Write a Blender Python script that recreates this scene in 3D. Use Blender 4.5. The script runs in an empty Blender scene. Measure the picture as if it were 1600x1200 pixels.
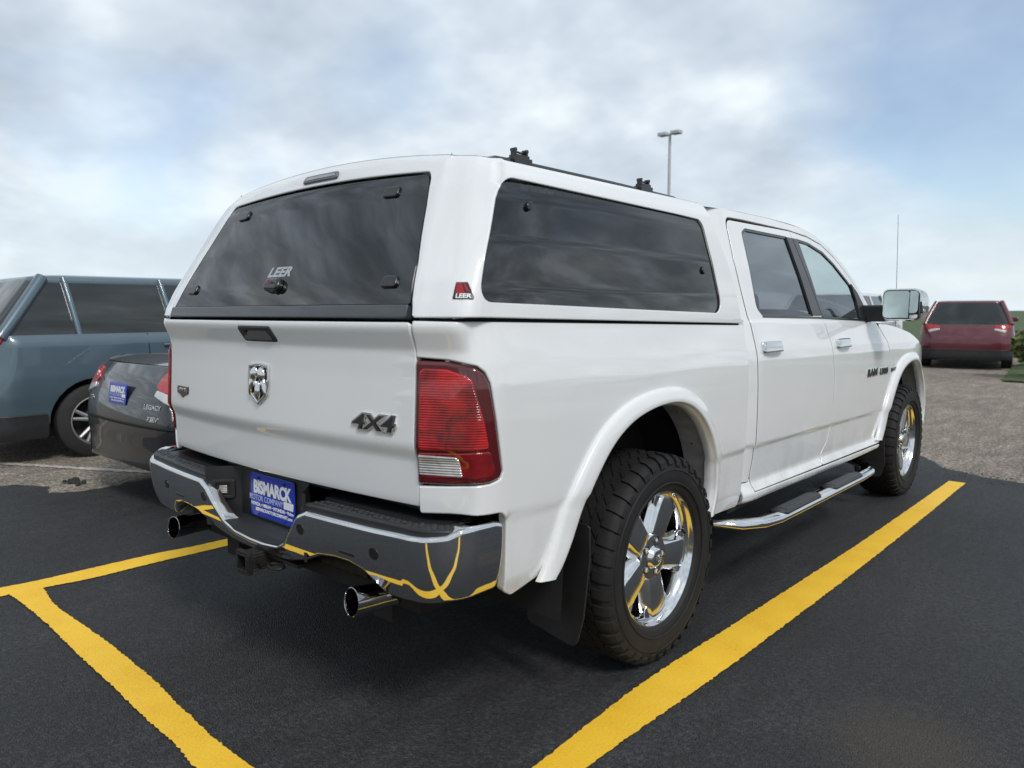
import bpy, math, random
import numpy as np
from mathutils import Vector, Matrix
from mathutils.geometry import delaunay_2d_cdt
random.seed(7)
R=math.radians
C=bpy.context.scene.collection
scene=bpy.context.scene
EXPO=0.20; CLOUD=1.0; SUNE=1.7
# ------------------------------------------------------------------ camera
def look(yaw,pitch,roll):
    f=Vector((-math.sin(yaw)*math.cos(pitch),math.cos(yaw)*math.cos(pitch),-math.sin(pitch)))
    r=Vector((math.cos(yaw),math.sin(yaw),0)); u=r.cross(f)
    c,s=math.cos(roll),math.sin(roll)
    return c*r+s*u, -s*r+c*u, f
cr,cu,cf=look(.7248,.09779,-.00262)
cam=bpy.data.cameras.new('camera'); co=bpy.data.objects.new('camera',cam); C.objects.link(co)
co.matrix_world=Matrix(((cr.x,cu.x,-cf.x,2.44625),(cr.y,cu.y,-cf.y,-2.53574),(cr.z,cu.z,-cf.z,1.38536),(0,0,0,1)))
cam.sensor_width=36; cam.lens=1169.18/1600*36; cam.clip_end=3000; cam.clip_start=.05
cam.dof.use_dof=True; cam.dof.focus_distance=3.3; cam.dof.aperture_fstop=(cam.lens/1000)/.008
scene.camera=co
# ------------------------------------------------------------------ light
scene.view_settings.view_transform='Standard'; scene.view_settings.look='None'
scene.view_settings.exposure=EXPO; scene.view_settings.gamma=1; scene.view_settings.use_curve_mapping=False
SUN_EL,SUN_AZ=R(46),R(112)          # azimuth clockwise from +Y
w=bpy.data.worlds.new('World'); scene.world=w; w.use_nodes=True
nt=w.node_tree; N=nt.nodes; L=nt.links; N.clear()
def nd(tree,t,**k):
    n=tree.nodes.new(t)
    for a,b in k.items():
        if a.startswith('i_'): n.inputs[a[2:].replace('_',' ')].default_value=b
        else: setattr(n,a,b)
    return n
sky=nd(nt,'ShaderNodeTexSky',sky_type='NISHITA',sun_disc=False,sun_elevation=SUN_EL,sun_rotation=SUN_AZ,air_density=1.0,dust_density=.6,ozone_density=1.5)
skm=nd(nt,'ShaderNodeVectorMath',operation='SCALE'); skm.inputs['Scale'].default_value=.13; L.new(sky.outputs[0],skm.inputs[0])
tc=nd(nt,'ShaderNodeTexCoord'); sep=nd(nt,'ShaderNodeSeparateXYZ'); L.new(tc.outputs['Generated'],sep.inputs[0])
zz=nd(nt,'ShaderNodeMath',operation='MAXIMUM'); L.new(sep.outputs[2],zz.inputs[0]); zz.inputs[1].default_value=0
za=nd(nt,'ShaderNodeMath',operation='ADD'); L.new(zz.outputs[0],za.inputs[0]); za.inputs[1].default_value=.42
dv=nd(nt,'ShaderNodeCombineXYZ')
for i in range(2):
    m=nd(nt,'ShaderNodeMath',operation='DIVIDE'); L.new(sep.outputs[i],m.inputs[0]); L.new(za.outputs[0],m.inputs[1]); L.new(m.outputs[0],dv.inputs[i])
def ramp(tree,src,pts):
    r=tree.nodes.new('ShaderNodeValToRGB'); e=r.color_ramp.elements
    while len(e)<len(pts): e.new(.5)
    for k,(p,c) in enumerate(pts):
        e[k].position=p; e[k].color=(c,c,c,1) if not isinstance(c,tuple) else (*c,1)
    tree.links.new(src,r.inputs[0]); return r
n1=nd(nt,'ShaderNodeTexNoise',noise_dimensions='3D'); n1.inputs['Scale'].default_value=1.5; n1.inputs['Detail'].default_value=3; n1.inputs['Roughness'].default_value=.5; n1.inputs['Distortion'].default_value=.35
mp=nd(nt,'ShaderNodeMapping'); mp.inputs['Location'].default_value=(3.1,1.7,.0); L.new(dv.outputs[0],mp.inputs[0]); L.new(mp.outputs[0],n1.inputs[0])
prev=n1.outputs[0]
for dvec,c0,amt in (((-.186,.958,.217),.960,.22),((-.72,.636,.279),.992,.10),((-.240,.90,.365),.975,.07),((-.06,.975,.215),.975,.16)):   # breaks in the cloud deck
    dq=Vector(dvec).normalized(); dt=nd(nt,'ShaderNodeVectorMath',operation='DOT_PRODUCT'); dt.inputs[1].default_value=dq; L.new(tc.outputs['Generated'],dt.inputs[0])
    sr_=ramp(nt,dt.outputs['Value'],[(c0,0.),(1.,amt)]); sb=nd(nt,'ShaderNodeMath',operation='SUBTRACT'); L.new(prev,sb.inputs[0]); L.new(sr_.outputs[0],sb.inputs[1]); prev=sb.outputs[0]
cov=ramp(nt,prev,[(.20,0.30),(.40,1.0)])
n2=nd(nt,'ShaderNodeTexNoise'); n2.inputs['Scale'].default_value=2.8; n2.inputs['Detail'].default_value=4; n2.inputs['Roughness'].default_value=.55
mp2=nd(nt,'ShaderNodeMapping'); mp2.inputs['Location'].default_value=(8.2,5.3,2.0); L.new(dv.outputs[0],mp2.inputs[0]); L.new(mp2.outputs[0],n2.inputs[0])
shade=ramp(nt,n2.outputs[0],[(.34,(.45,.52,.61)),(.5,(.59,.67,.75)),(.64,(.79,.855,.90))])
hz=ramp(nt,zz.outputs[0],[(0,1.0),(.22,0.0)])
mixh=nd(nt,'ShaderNodeMixRGB'); mixh.inputs[2].default_value=(.74,.83,.87,1); L.new(shade.outputs[0],mixh.inputs[1])
hm=nd(nt,'ShaderNodeMath',operation='MULTIPLY'); hm.inputs[1].default_value=.75; L.new(hz.outputs[0],hm.inputs[0]); L.new(hm.outputs[0],mixh.inputs[0])
clb=nd(nt,'ShaderNodeVectorMath',operation='SCALE'); clb.inputs['Scale'].default_value=CLOUD; L.new(mixh.outputs[0],clb.inputs[0])
n3=nd(nt,'ShaderNodeTexNoise'); n3.inputs['Scale'].default_value=7.5; n3.inputs['Detail'].default_value=7; n3.inputs['Roughness'].default_value=.55
mp3=nd(nt,'ShaderNodeMapping'); mp3.inputs['Location'].default_value=(1.2,4.3,6.0); mp3.inputs['Rotation'].default_value=(0,0,R(40)); mp3.inputs['Scale'].default_value=(1.9,.8,1); L.new(dv.outputs[0],mp3.inputs[0]); L.new(mp3.outputs[0],n3.inputs[0])
brk=ramp(nt,n3.outputs[0],[(.36,.62),(.50,.84),(.66,1.26)]); mka=ramp(nt,sep.outputs[0],[(.05,0.),(.45,1.)]); mkb=ramp(nt,sep.outputs[1],[(.0,1.),(.30,0.)]); msk=nd(nt,'ShaderNodeMath',operation='MAXIMUM'); L.new(mka.outputs[0],msk.inputs[0]); L.new(mkb.outputs[0],msk.inputs[1])
mk=nd(nt,'ShaderNodeMixRGB',blend_type='MULTIPLY'); L.new(msk.outputs[0],mk.inputs[0]); L.new(clb.outputs[0],mk.inputs[1]); L.new(brk.outputs[0],mk.inputs[2]); clb=mk
mx=nd(nt,'ShaderNodeMixRGB'); L.new(cov.outputs[0],mx.inputs[0]); L.new(skm.outputs[0],mx.inputs[1]); L.new(clb.outputs[0],mx.inputs[2])
bg=nd(nt,'ShaderNodeBackground'); bg.inputs[1].default_value=1.0; L.new(mx.outputs[0],bg.inputs[0])
ow=nd(nt,'ShaderNodeOutputWorld'); L.new(bg.outputs[0],ow.inputs[0])
sl=bpy.data.lights.new('sun','SUN'); sl.energy=SUNE; sl.angle=R(14); sl.color=(1,.96,.90)
so=bpy.data.objects.new('sun',sl); C.objects.link(so); so.location=(6,-4,9)
sd=Vector((math.sin(SUN_AZ)*math.cos(SUN_EL),math.cos(SUN_AZ)*math.cos(SUN_EL),math.sin(SUN_EL)))
so.rotation_euler=sd.to_track_quat('Z','Y').to_euler()
# ------------------------------------------------------------------ helpers
def mat(name,col,rough=.5,metal=0,coat=0,ior=1.5,**k):
    m=bpy.data.materials.new(name); m.use_nodes=True
    b=m.node_tree.nodes['Principled BSDF']
    b.inputs['Base Color'].default_value=(*col,1); b.inputs['Roughness'].default_value=rough
    b.inputs['Metallic'].default_value=metal; b.inputs['Coat Weight'].default_value=coat; b.inputs['Coat Roughness'].default_value=k.get('cr',.03)
    b.inputs['IOR'].default_value=ior
    t=m.node_tree; tcn=nd(t,'ShaderNodeTexCoord')
    if k.get('var'):                       # slight procedural colour + roughness variation
        sc,amt=k['var']
        n=nd(t,'ShaderNodeTexNoise'); n.inputs['Scale'].default_value=sc; n.inputs['Detail'].default_value=4
        t.links.new(tcn.outputs['Object'],n.inputs[0])
        r=ramp(t,n.outputs[0],[(.3,tuple(c*(1-amt) for c in col)),(.7,tuple(min(1,c*(1+amt)) for c in col))])
        t.links.new(r.outputs[0],b.inputs['Base Color'])
    if k.get('bump'):
        sc,st,di=k['bump']
        n=nd(t,'ShaderNodeTexNoise'); n.inputs['Scale'].default_value=sc; n.inputs['Detail'].default_value=3
        t.links.new(tcn.outputs['Object'],n.inputs[0])
        bu=nd(t,'ShaderNodeBump'); bu.inputs['Strength'].default_value=st; bu.inputs['Distance'].default_value=di
        t.links.new(n.outputs[0],bu.inputs['Height']); t.links.new(bu.outputs[0],b.inputs['Normal'])
        if k.get('coatbump'): t.links.new(bu.outputs[0],b.inputs['Coat Normal'])
    return m
M={}
M['paint']=mat('white_paint',(.785,.795,.805),.40,0,1.0,1.5,cr=.015,var=(3,.012)); M['paint'].node_tree.nodes['Principled BSDF'].inputs['Coat IOR'].default_value=1.7
t=M['paint'].node_tree; b_=t.nodes['Principled BSDF']; src=b_.inputs['Base Color'].links[0].from_socket      # road film on the lower body
tq=nd(t,'ShaderNodeTexCoord'); sq=nd(t,'ShaderNodeSeparateXYZ'); t.links.new(tq.outputs['Object'],sq.inputs[0]); nq=nd(t,'ShaderNodeTexNoise'); nq.inputs['Scale'].default_value=5; nq.inputs['Detail'].default_value=7; nq.inputs['Roughness'].default_value=.7; t.links.new(tq.outputs['Object'],nq.inputs[0])
zq=ramp(t,sq.outputs[2],[(.50,.55),(.86,.0)]); nr_=ramp(t,nq.outputs[0],[(.42,.0),(.75,1.)]); mq=nd(t,'ShaderNodeMath',operation='MULTIPLY'); t.links.new(zq.outputs[0],mq.inputs[0]); t.links.new(nr_.outputs[0],mq.inputs[1])
xq=nd(t,'ShaderNodeMixRGB'); xq.inputs[2].default_value=(.42,.39,.34,1); t.links.new(mq.outputs[0],xq.inputs[0]); t.links.new(src,xq.inputs[1]); t.links.new(xq.outputs[0],b_.inputs['Base Color'])
M['chrome']=mat('chrome',(.72,.73,.74),.035,1,var=(4,.02))
M['wheelchrome']=mat('wheel_chrome',(.78,.79,.80),.13,1,var=(9,.05))
M['tipchrome']=mat('smoked_chrome',(.36,.36,.37),.07,1,var=(12,.15))
M['satin']=mat('satin_metal',(.55,.55,.56),.25,1,var=(20,.06))
M['black']=mat('black_plastic',(.018,.019,.021),.45,0,var=(20,.2),bump=(350,.15,.002))
M['trim']=mat('black_trim',(.012,.012,.013),.3,0,.3,var=(10,.1))
M['hatchtrim']=mat('dark_grey_trim',(.045,.05,.056),.35,0,.4,var=(10,.1))
M['bpillar']=mat('pillar_black',(.03,.03,.033),.35,0,.2,var=(10,.1))
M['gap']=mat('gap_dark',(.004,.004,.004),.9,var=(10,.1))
M['rubber']=mat('tyre_rubber',(.0080,.0080,.0082),.72,0,var=(10,.45),bump=(160,.25,.002))
M['flap']=mat('mud_flap_rubber',(.012,.013,.014),.6,0,var=(9,.3),bump=(60,.1,.002))
M['capglass']=mat('dark_tint_glass',(.007,.008,.009),.012,0,0,1.72,var=(2,.06))
M['glass']=bpy.data.materials.new('cab_glass')
M['inner']=mat('interior_dark',(.03,.03,.033),.8,var=(8,.2))
M['seat']=mat('seat_leather',(.10,.095,.09),.55,var=(8,.15))
M['liner']=mat('wheel_liner',(.010,.010,.011),.85,var=(12,.3))
M['fleece']=mat('dusty_inner_flare',(.46,.44,.40),.75,var=(14,.25))
M['white']=mat('white_print',(.82,.83,.84),.4,var=(30,.02))
M['blue']=mat('plate_blue',(.006,.035,.42),.3,0,.5,var=(20,.06))
M['red']=mat('lens_red',(.20,.004,.008),.12,0,.9,var=(25,.3))
M['dred']=mat('lens_dark_red',(.085,.003,.006),.1,0,1.0,var=(20,.15))
M['logored']=mat('logo_red',(.35,.01,.02),.35,var=(30,.05))
M['grey']=mat('grey_plastic',(.16,.165,.17),.5,var=(20,.1))
M['silver']=mat('mirror_glass',(.55,.62,.58),.02,1,var=(3,.02))
M['rust']=mat('dark_steel',(.02,.019,.018),.6,.4,var=(40,.5),bump=(60,.3,.003))
M['brakesteel']=mat('brake_steel',(.12,.115,.11),.5,.8,var=(30,.3))
# cab glass: tinted see-through + fresnel reflection
def glassmat(m,tint):
    m.use_nodes=True; t=m.node_tree; t.nodes.clear()
    o=nd(t,'ShaderNodeOutputMaterial'); tr=nd(t,'ShaderNodeBsdfTransparent'); tr.inputs[0].default_value=(*tint,1)
    gl=nd(t,'ShaderNodeBsdfGlossy'); gl.inputs['Roughness'].default_value=.01; gl.inputs[0].default_value=(.92,.95,1,1)
    fq=nd(t,'ShaderNodeFresnel'); fq.inputs[0].default_value=1.8; mxs=nd(t,'ShaderNodeMixShader'); ge=nd(t,'ShaderNodeNewGeometry'); fr=nd(t,'ShaderNodeMix'); t.links.new(ge.outputs['Backfacing'],fr.inputs[0]); t.links.new(fq.outputs[0],fr.inputs[2]); fr.inputs[3].default_value=.08
    t.links.new(fr.outputs[0],mxs.inputs[0]); t.links.new(tr.outputs[0],mxs.inputs[1]); t.links.new(gl.outputs[0],mxs.inputs[2]); t.links.new(mxs.outputs[0],o.inputs[0])
glassmat(M['glass'],(.17,.18,.19))
M['clearglass']=bpy.data.materials.new('front_glass'); glassmat(M['clearglass'],(.72,.78,.77))
# lens with ribs
def ribbed(name,c1,c2,freq,axis,rough=.1,metal=0,coat=1.0,contrast=(.35,.65)):
    m=mat(name,c1,rough,metal,coat); t=m.node_tree; b=t.nodes['Principled BSDF']
    tcn=nd(t,'ShaderNodeTexCoord'); wv=nd(t,'ShaderNodeTexWave',wave_type='BANDS',bands_direction=axis); wv.inputs['Scale'].default_value=freq; wv.inputs['Distortion'].default_value=.2
    t.links.new(tcn.outputs['Object'],wv.inputs[0])
    n=nd(t,'ShaderNodeTexNoise'); n.inputs['Scale'].default_value=12; n.inputs['Detail'].default_value=3; n.inputs['Distortion'].default_value=.8; t.links.new(tcn.outputs['Object'],n.inputs[0])
    wr_=nd(t,'ShaderNodeMath',operation='MULTIPLY_ADD'); wr_.inputs[1].default_value=.35; wr_.inputs[2].default_value=.45; t.links.new(wv.outputs[0],wr_.inputs[0])
    mm=nd(t,'ShaderNodeMath',operation='MULTIPLY'); t.links.new(wr_.outputs[0],mm.inputs[0]); t.links.new(n.outputs[0],mm.inputs[1])
    r=ramp(t,mm.outputs[0],[(contrast[0]*.5,c1),(contrast[1]*.6,c2)]); t.links.new(r.outputs[0],b.inputs['Base Color'])
    bu=nd(t,'ShaderNodeBump'); bu.inputs['Strength'].default_value=.4; bu.inputs['Distance'].default_value=.004
    t.links.new(wv.outputs[0],bu.inputs['Height']); t.links.new(bu.outputs[0],b.inputs['Normal']); return m
M['brake']=ribbed('brake_lens',(.07,.002,.004),(.58,.006,.010),42,'Z',contrast=(.30,.74))
M['reverse']=ribbed('reverse_lens',(.22,.20,.20),(.78,.76,.75),42,'Z',.15,.5,contrast=(.35,.7))
def setp(o,label=None,cat=None,group=None,kind=None):
    if label: o['label']=label
    if cat: o['category']=cat
    if group: o['group']=group
    if kind: o['kind']=kind
    return o
def empty(name,loc,rz=0,**k):
    o=bpy.data.objects.new(name,None); C.objects.link(o); o.location=loc; o.rotation_euler=(0,0,rz); return setp(o,**k)
def finish(name,me,m,parent=None,loc=None):
    o=bpy.data.objects.new(name,me); C.objects.link(o)
    for q in (m if isinstance(m,(list,tuple)) else [m]): me.materials.append(q)
    if parent is not None:
        o.parent=parent
        if parent.type=='EMPTY' and loc is None and parent.get('world_coords'): o.matrix_parent_inverse=Matrix.Translation(-Vector(parent.location))
    if loc is not None: o.location=loc
    return o
class MB:
    def __init__(s): s.v=[]; s.f=[]
    def add(s,vs,fs):
        n=len(s.v); s.v+= [tuple(v) for v in vs]; s.f+= [tuple(i+n for i in f) for f in fs]; return s
    def box(s,c,d,rot=None):
        M3=rot or Matrix.Identity(3); vs=[]
        for x in (-1,1):
            for y in (-1,1):
                for z in (-1,1): vs.append(Vector(c)+M3@Vector((x*d[0]/2,y*d[1]/2,z*d[2]/2)))
        return s.add(vs,[(0,1,3,2),(4,6,7,5),(0,4,5,1),(2,3,7,6),(0,2,6,4),(1,5,7,3)])
    def tube(s,path,r,n=12,cap=True,flat=1.0,up=Vector((0,0,1))):
        path=[Vector(p) for p in path]; rs=r if isinstance(r,(list,tuple)) else [r]*len(path); vs=[];fs=[]
        for i,p in enumerate(path):
            t=(path[min(i+1,len(path)-1)]-path[max(i-1,0)]).normalized()
            a=t.cross(up)
            if a.length<1e-3: a=t.cross(Vector((1,0,0)))
            a.normalize(); b=a.cross(t).normalized()
            for k in range(n):
                q=2*math.pi*k/n; vs.append(p+rs[i]*(a*math.cos(q)+b*math.sin(q)*flat))
        for i in range(len(path)-1):
            for k in range(n):
                fs.append((i*n+k,i*n+(k+1)%n,(i+1)*n+(k+1)%n,(i+1)*n+k))
        if cap: fs.append(tuple(range(n-1,-1,-1))); fs.append(tuple((len(path)-1)*n+k for k in range(n)))
        return s.add(vs,fs)
    def lathe(s,prof,c,axis='x',n=48,closed=False):
        """prof: (offset along axis, radius)"""
        vs=[];fs=[]
        for (o,r) in prof:
            for k in range(n):
                q=2*math.pi*k/n; a,b=r*math.cos(q),r*math.sin(q)
                v={'x':(o,a,b),'y':(b,o,a),'z':(a,b,o)}[axis]; vs.append((c[0]+v[0],c[1]+v[1],c[2]+v[2]))
        m=len(prof)
        for i in range(m if closed else m-1):
            j=(i+1)%m
            for k in range(n): fs.append((i*n+k,i*n+(k+1)%n,j*n+(k+1)%n,j*n+k))
        return s.add(vs,fs)
    def grid(s,P,nu,nv,flip=False):
        vs=[P(i/nu,j/nv) for i in range(nu+1) for j in range(nv+1)]; fs=[]
        for i in range(nu):
            for j in range(nv):
                f=(i*(nv+1)+j,(i+1)*(nv+1)+j,(i+1)*(nv+1)+j+1,i*(nv+1)+j+1); fs.append(f[::-1] if flip else f)
        return s.add(vs,fs)
    def prism(s,pts,fn,d0,d1):
        """pts 2D ccw; fn(a,b,d)->xyz"""
        n=len(pts); vs=[fn(a,b,d0) for a,b in pts]+[fn(a,b,d1) for a,b in pts]
        fs=[tuple(range(n-1,-1,-1)),tuple(range(n,2*n))]+[(i,(i+1)%n,n+(i+1)%n,n+i) for i in range(n)]
        return s.add(vs,fs)
    def mesh(s,name,smooth=35,mirror=False):
        v=s.v; f=s.f
        if mirror: v=[(-a,b,c) for a,b,c in v]; f=[q[::-1] for q in f]
        me=bpy.data.meshes.new(name); me.from_pydata(v,[],f)
        if smooth:
            me.polygons.foreach_set('use_smooth',[True]*len(f)); me.set_sharp_from_angle(angle=R(smooth))
        return me
    def build(s,name,m,parent=None,smooth=35,bevel=0,mirror=False,seg=2,loc=None,fixn=False):
        me=s.mesh(name,smooth,mirror)
        if fixn:
            import bmesh
            b=bmesh.new(); b.from_mesh(me); bmesh.ops.recalc_face_normals(b,faces=b.faces); b.to_mesh(me); b.free()
        o=finish(name,me,m,parent,loc)
        if bevel:
            q=o.modifiers.new('bevel','BEVEL'); q.width=bevel; q.segments=seg; q.limit_method='ANGLE'; q.angle_limit=R(30)
        return o
# ---- polygon tools
def area(p): p=np.asarray(p); return .5*np.sum(p[:,0]*np.roll(p[:,1],-1)-np.roll(p[:,0],-1)*p[:,1])
def rnd(pts,r=.02,n=6):
    """round the corners of a polygon; pts (a,b) or (a,b,r)"""
    pts=[q for i,q in enumerate(pts) if math.hypot(q[0]-pts[i-1][0],q[1]-pts[i-1][1])>1e-5]
    out=[]; m=len(pts)
    for i in range(m):
        p=np.array(pts[i][:2],float); rr=pts[i][2] if len(pts[i])>2 else r
        a=np.array(pts[i-1][:2],float)-p; b=np.array(pts[(i+1)%m][:2],float)-p
        la,lb=np.linalg.norm(a),np.linalg.norm(b); a/=la; b/=lb
        ang=math.acos(max(-1,min(1,float(a@b))))
        if rr<=0 or ang>R(176): out.append(tuple(p)); continue
        t=min(rr/math.tan(ang/2),la*.48,lb*.48); r2=t*math.tan(ang/2)
        c=p+(a+b)/np.linalg.norm(a+b)*(r2/math.sin(ang/2)); s=p+a*t-c; e=p+b*t-c
        a0=math.atan2(s[1],s[0]); a1=math.atan2(e[1],e[0]); d=(a1-a0+math.pi)%(2*math.pi)-math.pi
        k=max(2,int(n*abs(d)/1.57)+1)
        for q in range(k+1): out.append((c[0]+r2*math.cos(a0+d*q/k),c[1]+r2*math.sin(a0+d*q/k)))
    return out
def smoothcurve(pts,n=6):
    """open Catmull-Rom through the points"""
    p=[np.array(q[:2],float) for q in pts]; p=[2*p[0]-p[1]]+p+[2*p[-1]-p[-2]]; out=[]
    for i in range(1,len(p)-2):
        for k in range(n):
            t=k/n; out.append(tuple(.5*((2*p[i])+(p[i+1]-p[i-1])*t+(2*p[i-1]-5*p[i]+4*p[i+1]-p[i+2])*t*t+(3*p[i]-p[i-1]-3*p[i+1]+p[i+2])*t**3)))
    out.append(tuple(p[-2])); return out
def resample(p,ds):
    out=[]
    for i in range(len(p)):
        a=np.array(p[i],float); b=np.array(p[(i+1)%len(p)],float); l=np.linalg.norm(b-a)
        if l<1e-5: continue
        n=max(1,int(math.ceil(l/ds)))
        for k in range(n): out.append(a+(b-a)*k/n)
    return np.array(out)
def vnorm(p):
    """outward (for CCW) vertex normals"""
    e=np.roll(p,-1,0)-p; e/=np.linalg.norm(e,axis=1)[:,None]; n=np.stack([e[:,1],-e[:,0]],1)
    v=n+np.roll(n,1,0); l=np.linalg.norm(v,axis=1)[:,None]; v/=np.maximum(l,1e-6)
    c=np.sum(v*n,1)[:,None]; return v/np.maximum(c,.5), v
def inside(q,p):
    x,y=q[:,0][:,None],q[:,1][:,None]; a=p; b=np.roll(p,-1,0)
    c=((a[:,1]>y)!=(b[:,1]>y)); d=np.where(np.abs(b[:,1]-a[:,1])<1e-12,1e-12,b[:,1]-a[:,1])
    xi=a[:,0]+(y-a[:,1])*(b[:,0]-a[:,0])/d
    return (np.sum(c&(x<xi),1)%2)==1
def dist(q,p):
    a=p; d=np.roll(p,-1,0)-p; dd=np.maximum((d*d).sum(1),1e-12); out=np.full(len(q),9.)
    for i in range(0,len(q),2000):
        w_=q[i:i+2000,None,:]-a[None]; t=np.clip((w_*d).sum(2)/dd,0,1); r=w_-t[...,None]*d
        out[i:i+2000]=np.sqrt((r*r).sum(2)).min(1)
    return out
def panel(name,P,outline,m,parent=None,holes=(),ds=.02,grid=.03,r=.004,depth=.015,off=0.,hint=(1,0,0),mirror=False,rings=3,bulge=None,ga=None,flat=False,gap_shade=None):
    """a sheet-metal panel: 2D outline mapped on the surface P(a,b), with a rolled edge and a return flange"""
    hint=np.array(hint,float)
    def PN(q):
        h=3e-3; p=P(q[:,0],q[:,1]); du=(P(q[:,0]+h,q[:,1])-P(q[:,0]-h,q[:,1])); dv_=(P(q[:,0],q[:,1]+h)-P(q[:,0],q[:,1]-h))
        n=np.cross(du,dv_); n/=np.maximum(np.linalg.norm(n,axis=1)[:,None],1e-12); return p,n,du/(2*h),dv_/(2*h)
    loops=[]; o=resample(outline,ds)
    if area(o)<0: o=o[::-1]
    loops.append(o)
    for hh in holes:
        q=resample(hh,ds)
        if area(q)>0: q=q[::-1]
        loops.append(q)
    insets=[];dirs=[]
    for l in loops:
        mt,un=vnorm(l); insets.append(l-mt*r); dirs.append(un)
    allv=np.concatenate(insets); ed=[]; k=0
    for l in insets: n=len(l); ed+=[(k+i,k+(i+1)%n) for i in range(n)]; k+=n
    lo,hi=insets[0].min(0),insets[0].max(0); ga=ga or grid
    ax=np.arange(lo[0]+ga*.5,hi[0],ga); bx=np.arange(lo[1]+grid*.5,hi[1],grid)
    if len(ax) and len(bx):
        g=np.stack(np.meshgrid(ax,bx,indexing='ij'),-1).reshape(-1,2)
        ok=inside(g,insets[0])
        for l in insets[1:]: ok&=~inside(g,l[::-1])
        g=g[ok]
        if len(g):
            dmin=np.minimum.reduce([dist(g,l) for l in insets]); g=g[dmin>min(grid,ga)*.4]; allv=np.concatenate([allv,g])
    res=delaunay_2d_cdt([Vector((float(a),float(b))) for a,b in allv],ed,[],0,1e-7,True)
    V2=np.array([tuple(v) for v in res[0]]); tri=[tuple(f) for f in res[2]]
    cen=np.array([V2[list(f)].mean(0) for f in tri]); ok=inside(cen,insets[0])
    for l in insets[1:]: ok&=~inside(cen,l[::-1])
    tri=[f for f,q in zip(tri,ok) if q]
    p,n,_,_=PN(V2); sg=1. if (n@hint).mean()>0 else -1.; n=n*sg
    if sg<0: tri=[f[::-1] for f in tri]
    if bulge: p=p+n*bulge(V2)[:,None]
    pos=[p+n*off]; nor=[n]; faces=list(tri); base=len(V2); shaded_faces=[]
    orig={}
    for vi,ol in enumerate(res[3]):
        for q in ol: orig[q]=vi
    k=0
    for l,ins,un in zip(loops,insets,dirs):
        m_=len(l); prev=[orig[k+i] for i in range(m_)]; k+=m_
        for j in range(1,rings+2):
            th=min(j/rings,1.)*math.pi/2; q=ins+(l-ins)*math.sin(th)
            pp,nn,du,dv_=PN(q); nn=nn*sg
            T=du*un[:,:1]+dv_*un[:,1:]; T/=np.linalg.norm(T,axis=1)[:,None]
            dd=r*(1-math.cos(th)) if j<=rings else depth
            if bulge: pp=pp+nn*bulge(ins)[:,None]
            pos.append(pp+nn*(off-dd)); nor.append(nn*math.cos(th)+T*math.sin(th))
            cur=list(range(base,base+m_)); base+=m_
            for i in range(m_):
                i2=(i+1)%m_; f=(prev[i],cur[i],cur[i2],prev[i2]); faces.append(f if sg>0 else f[::-1])
                if j>rings: shaded_faces.append(len(faces)-1)
            prev=cur
    pos=np.concatenate(pos); nor=np.concatenate(nor)
    if mirror: pos=pos*[-1,1,1]; nor=nor*[-1,1,1]; faces=[f[::-1] for f in faces]
    me=bpy.data.meshes.new(name); me.from_pydata(pos.tolist(),[],faces)
    me.polygons.foreach_set('use_smooth',[True]*len(faces))
    if not flat: me.normals_split_custom_set_from_vertices(nor.tolist())
    if gap_shade is not None:  # flange faces in a dark material: gap shade put into the colour
        o_=finish(name,me,[m,gap_shade],parent)
        for q in shaded_faces: me.polygons[q].material_index=1
        return o_
    return finish(name,me,m,parent)
def text_mesh(name,s,size,P,a,b,m,parent,ext=.002,off=.001,weight=0.,shear=0.,sx=1.,hint=(1,0,0),space=1.,bev=0.,rot=0):
    cu_=bpy.data.curves.new(name,'FONT'); cu_.body=s; cu_.size=size; cu_.align_x='CENTER'; cu_.align_y='CENTER'; cu_.extrude=ext; cu_.offset=weight; cu_.shear=shear; cu_.space_character=space; cu_.bevel_depth=bev; cu_.resolution_u=3
    t=bpy.data.objects.new(name,cu_); C.objects.link(t); bpy.context.view_layer.update()
    me=bpy.data.meshes.new_from_object(t.evaluated_get(bpy.context.evaluated_depsgraph_get())); bpy.data.objects.remove(t)
    v=np.array([tuple(q.co) for q in me.vertices])
    if rot: c,s_=math.cos(rot),math.sin(rot); v[:,:2]=np.stack([v[:,0]*c-v[:,1]*s_,v[:,0]*s_+v[:,1]*c],1)
    qa,qb=a+v[:,0]*sx,b+v[:,1]; h=1e-4; p=P(qa,qb)
    n=np.cross(P(qa+h,qb)-p,P(qa,qb+h)-p); n/=np.linalg.norm(n,axis=1)[:,None]
    if (n@np.array(hint,float)).mean()<0: n=-n
    p=p+n*(v[:,2]+ext+off)[:,None]
    me.vertices.foreach_set('co',p.ravel()); me.update(); me.materials.clear()
    return finish(name,me,m,parent)
def flatP(o,ax,ay):
    o=np.array(o,float); ax=np.array(ax,float); ay=np.array(ay,float)
    return lambda a,b:o+np.asarray(a)[...,None]*ax+np.asarray(b)[...,None]*ay

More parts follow.
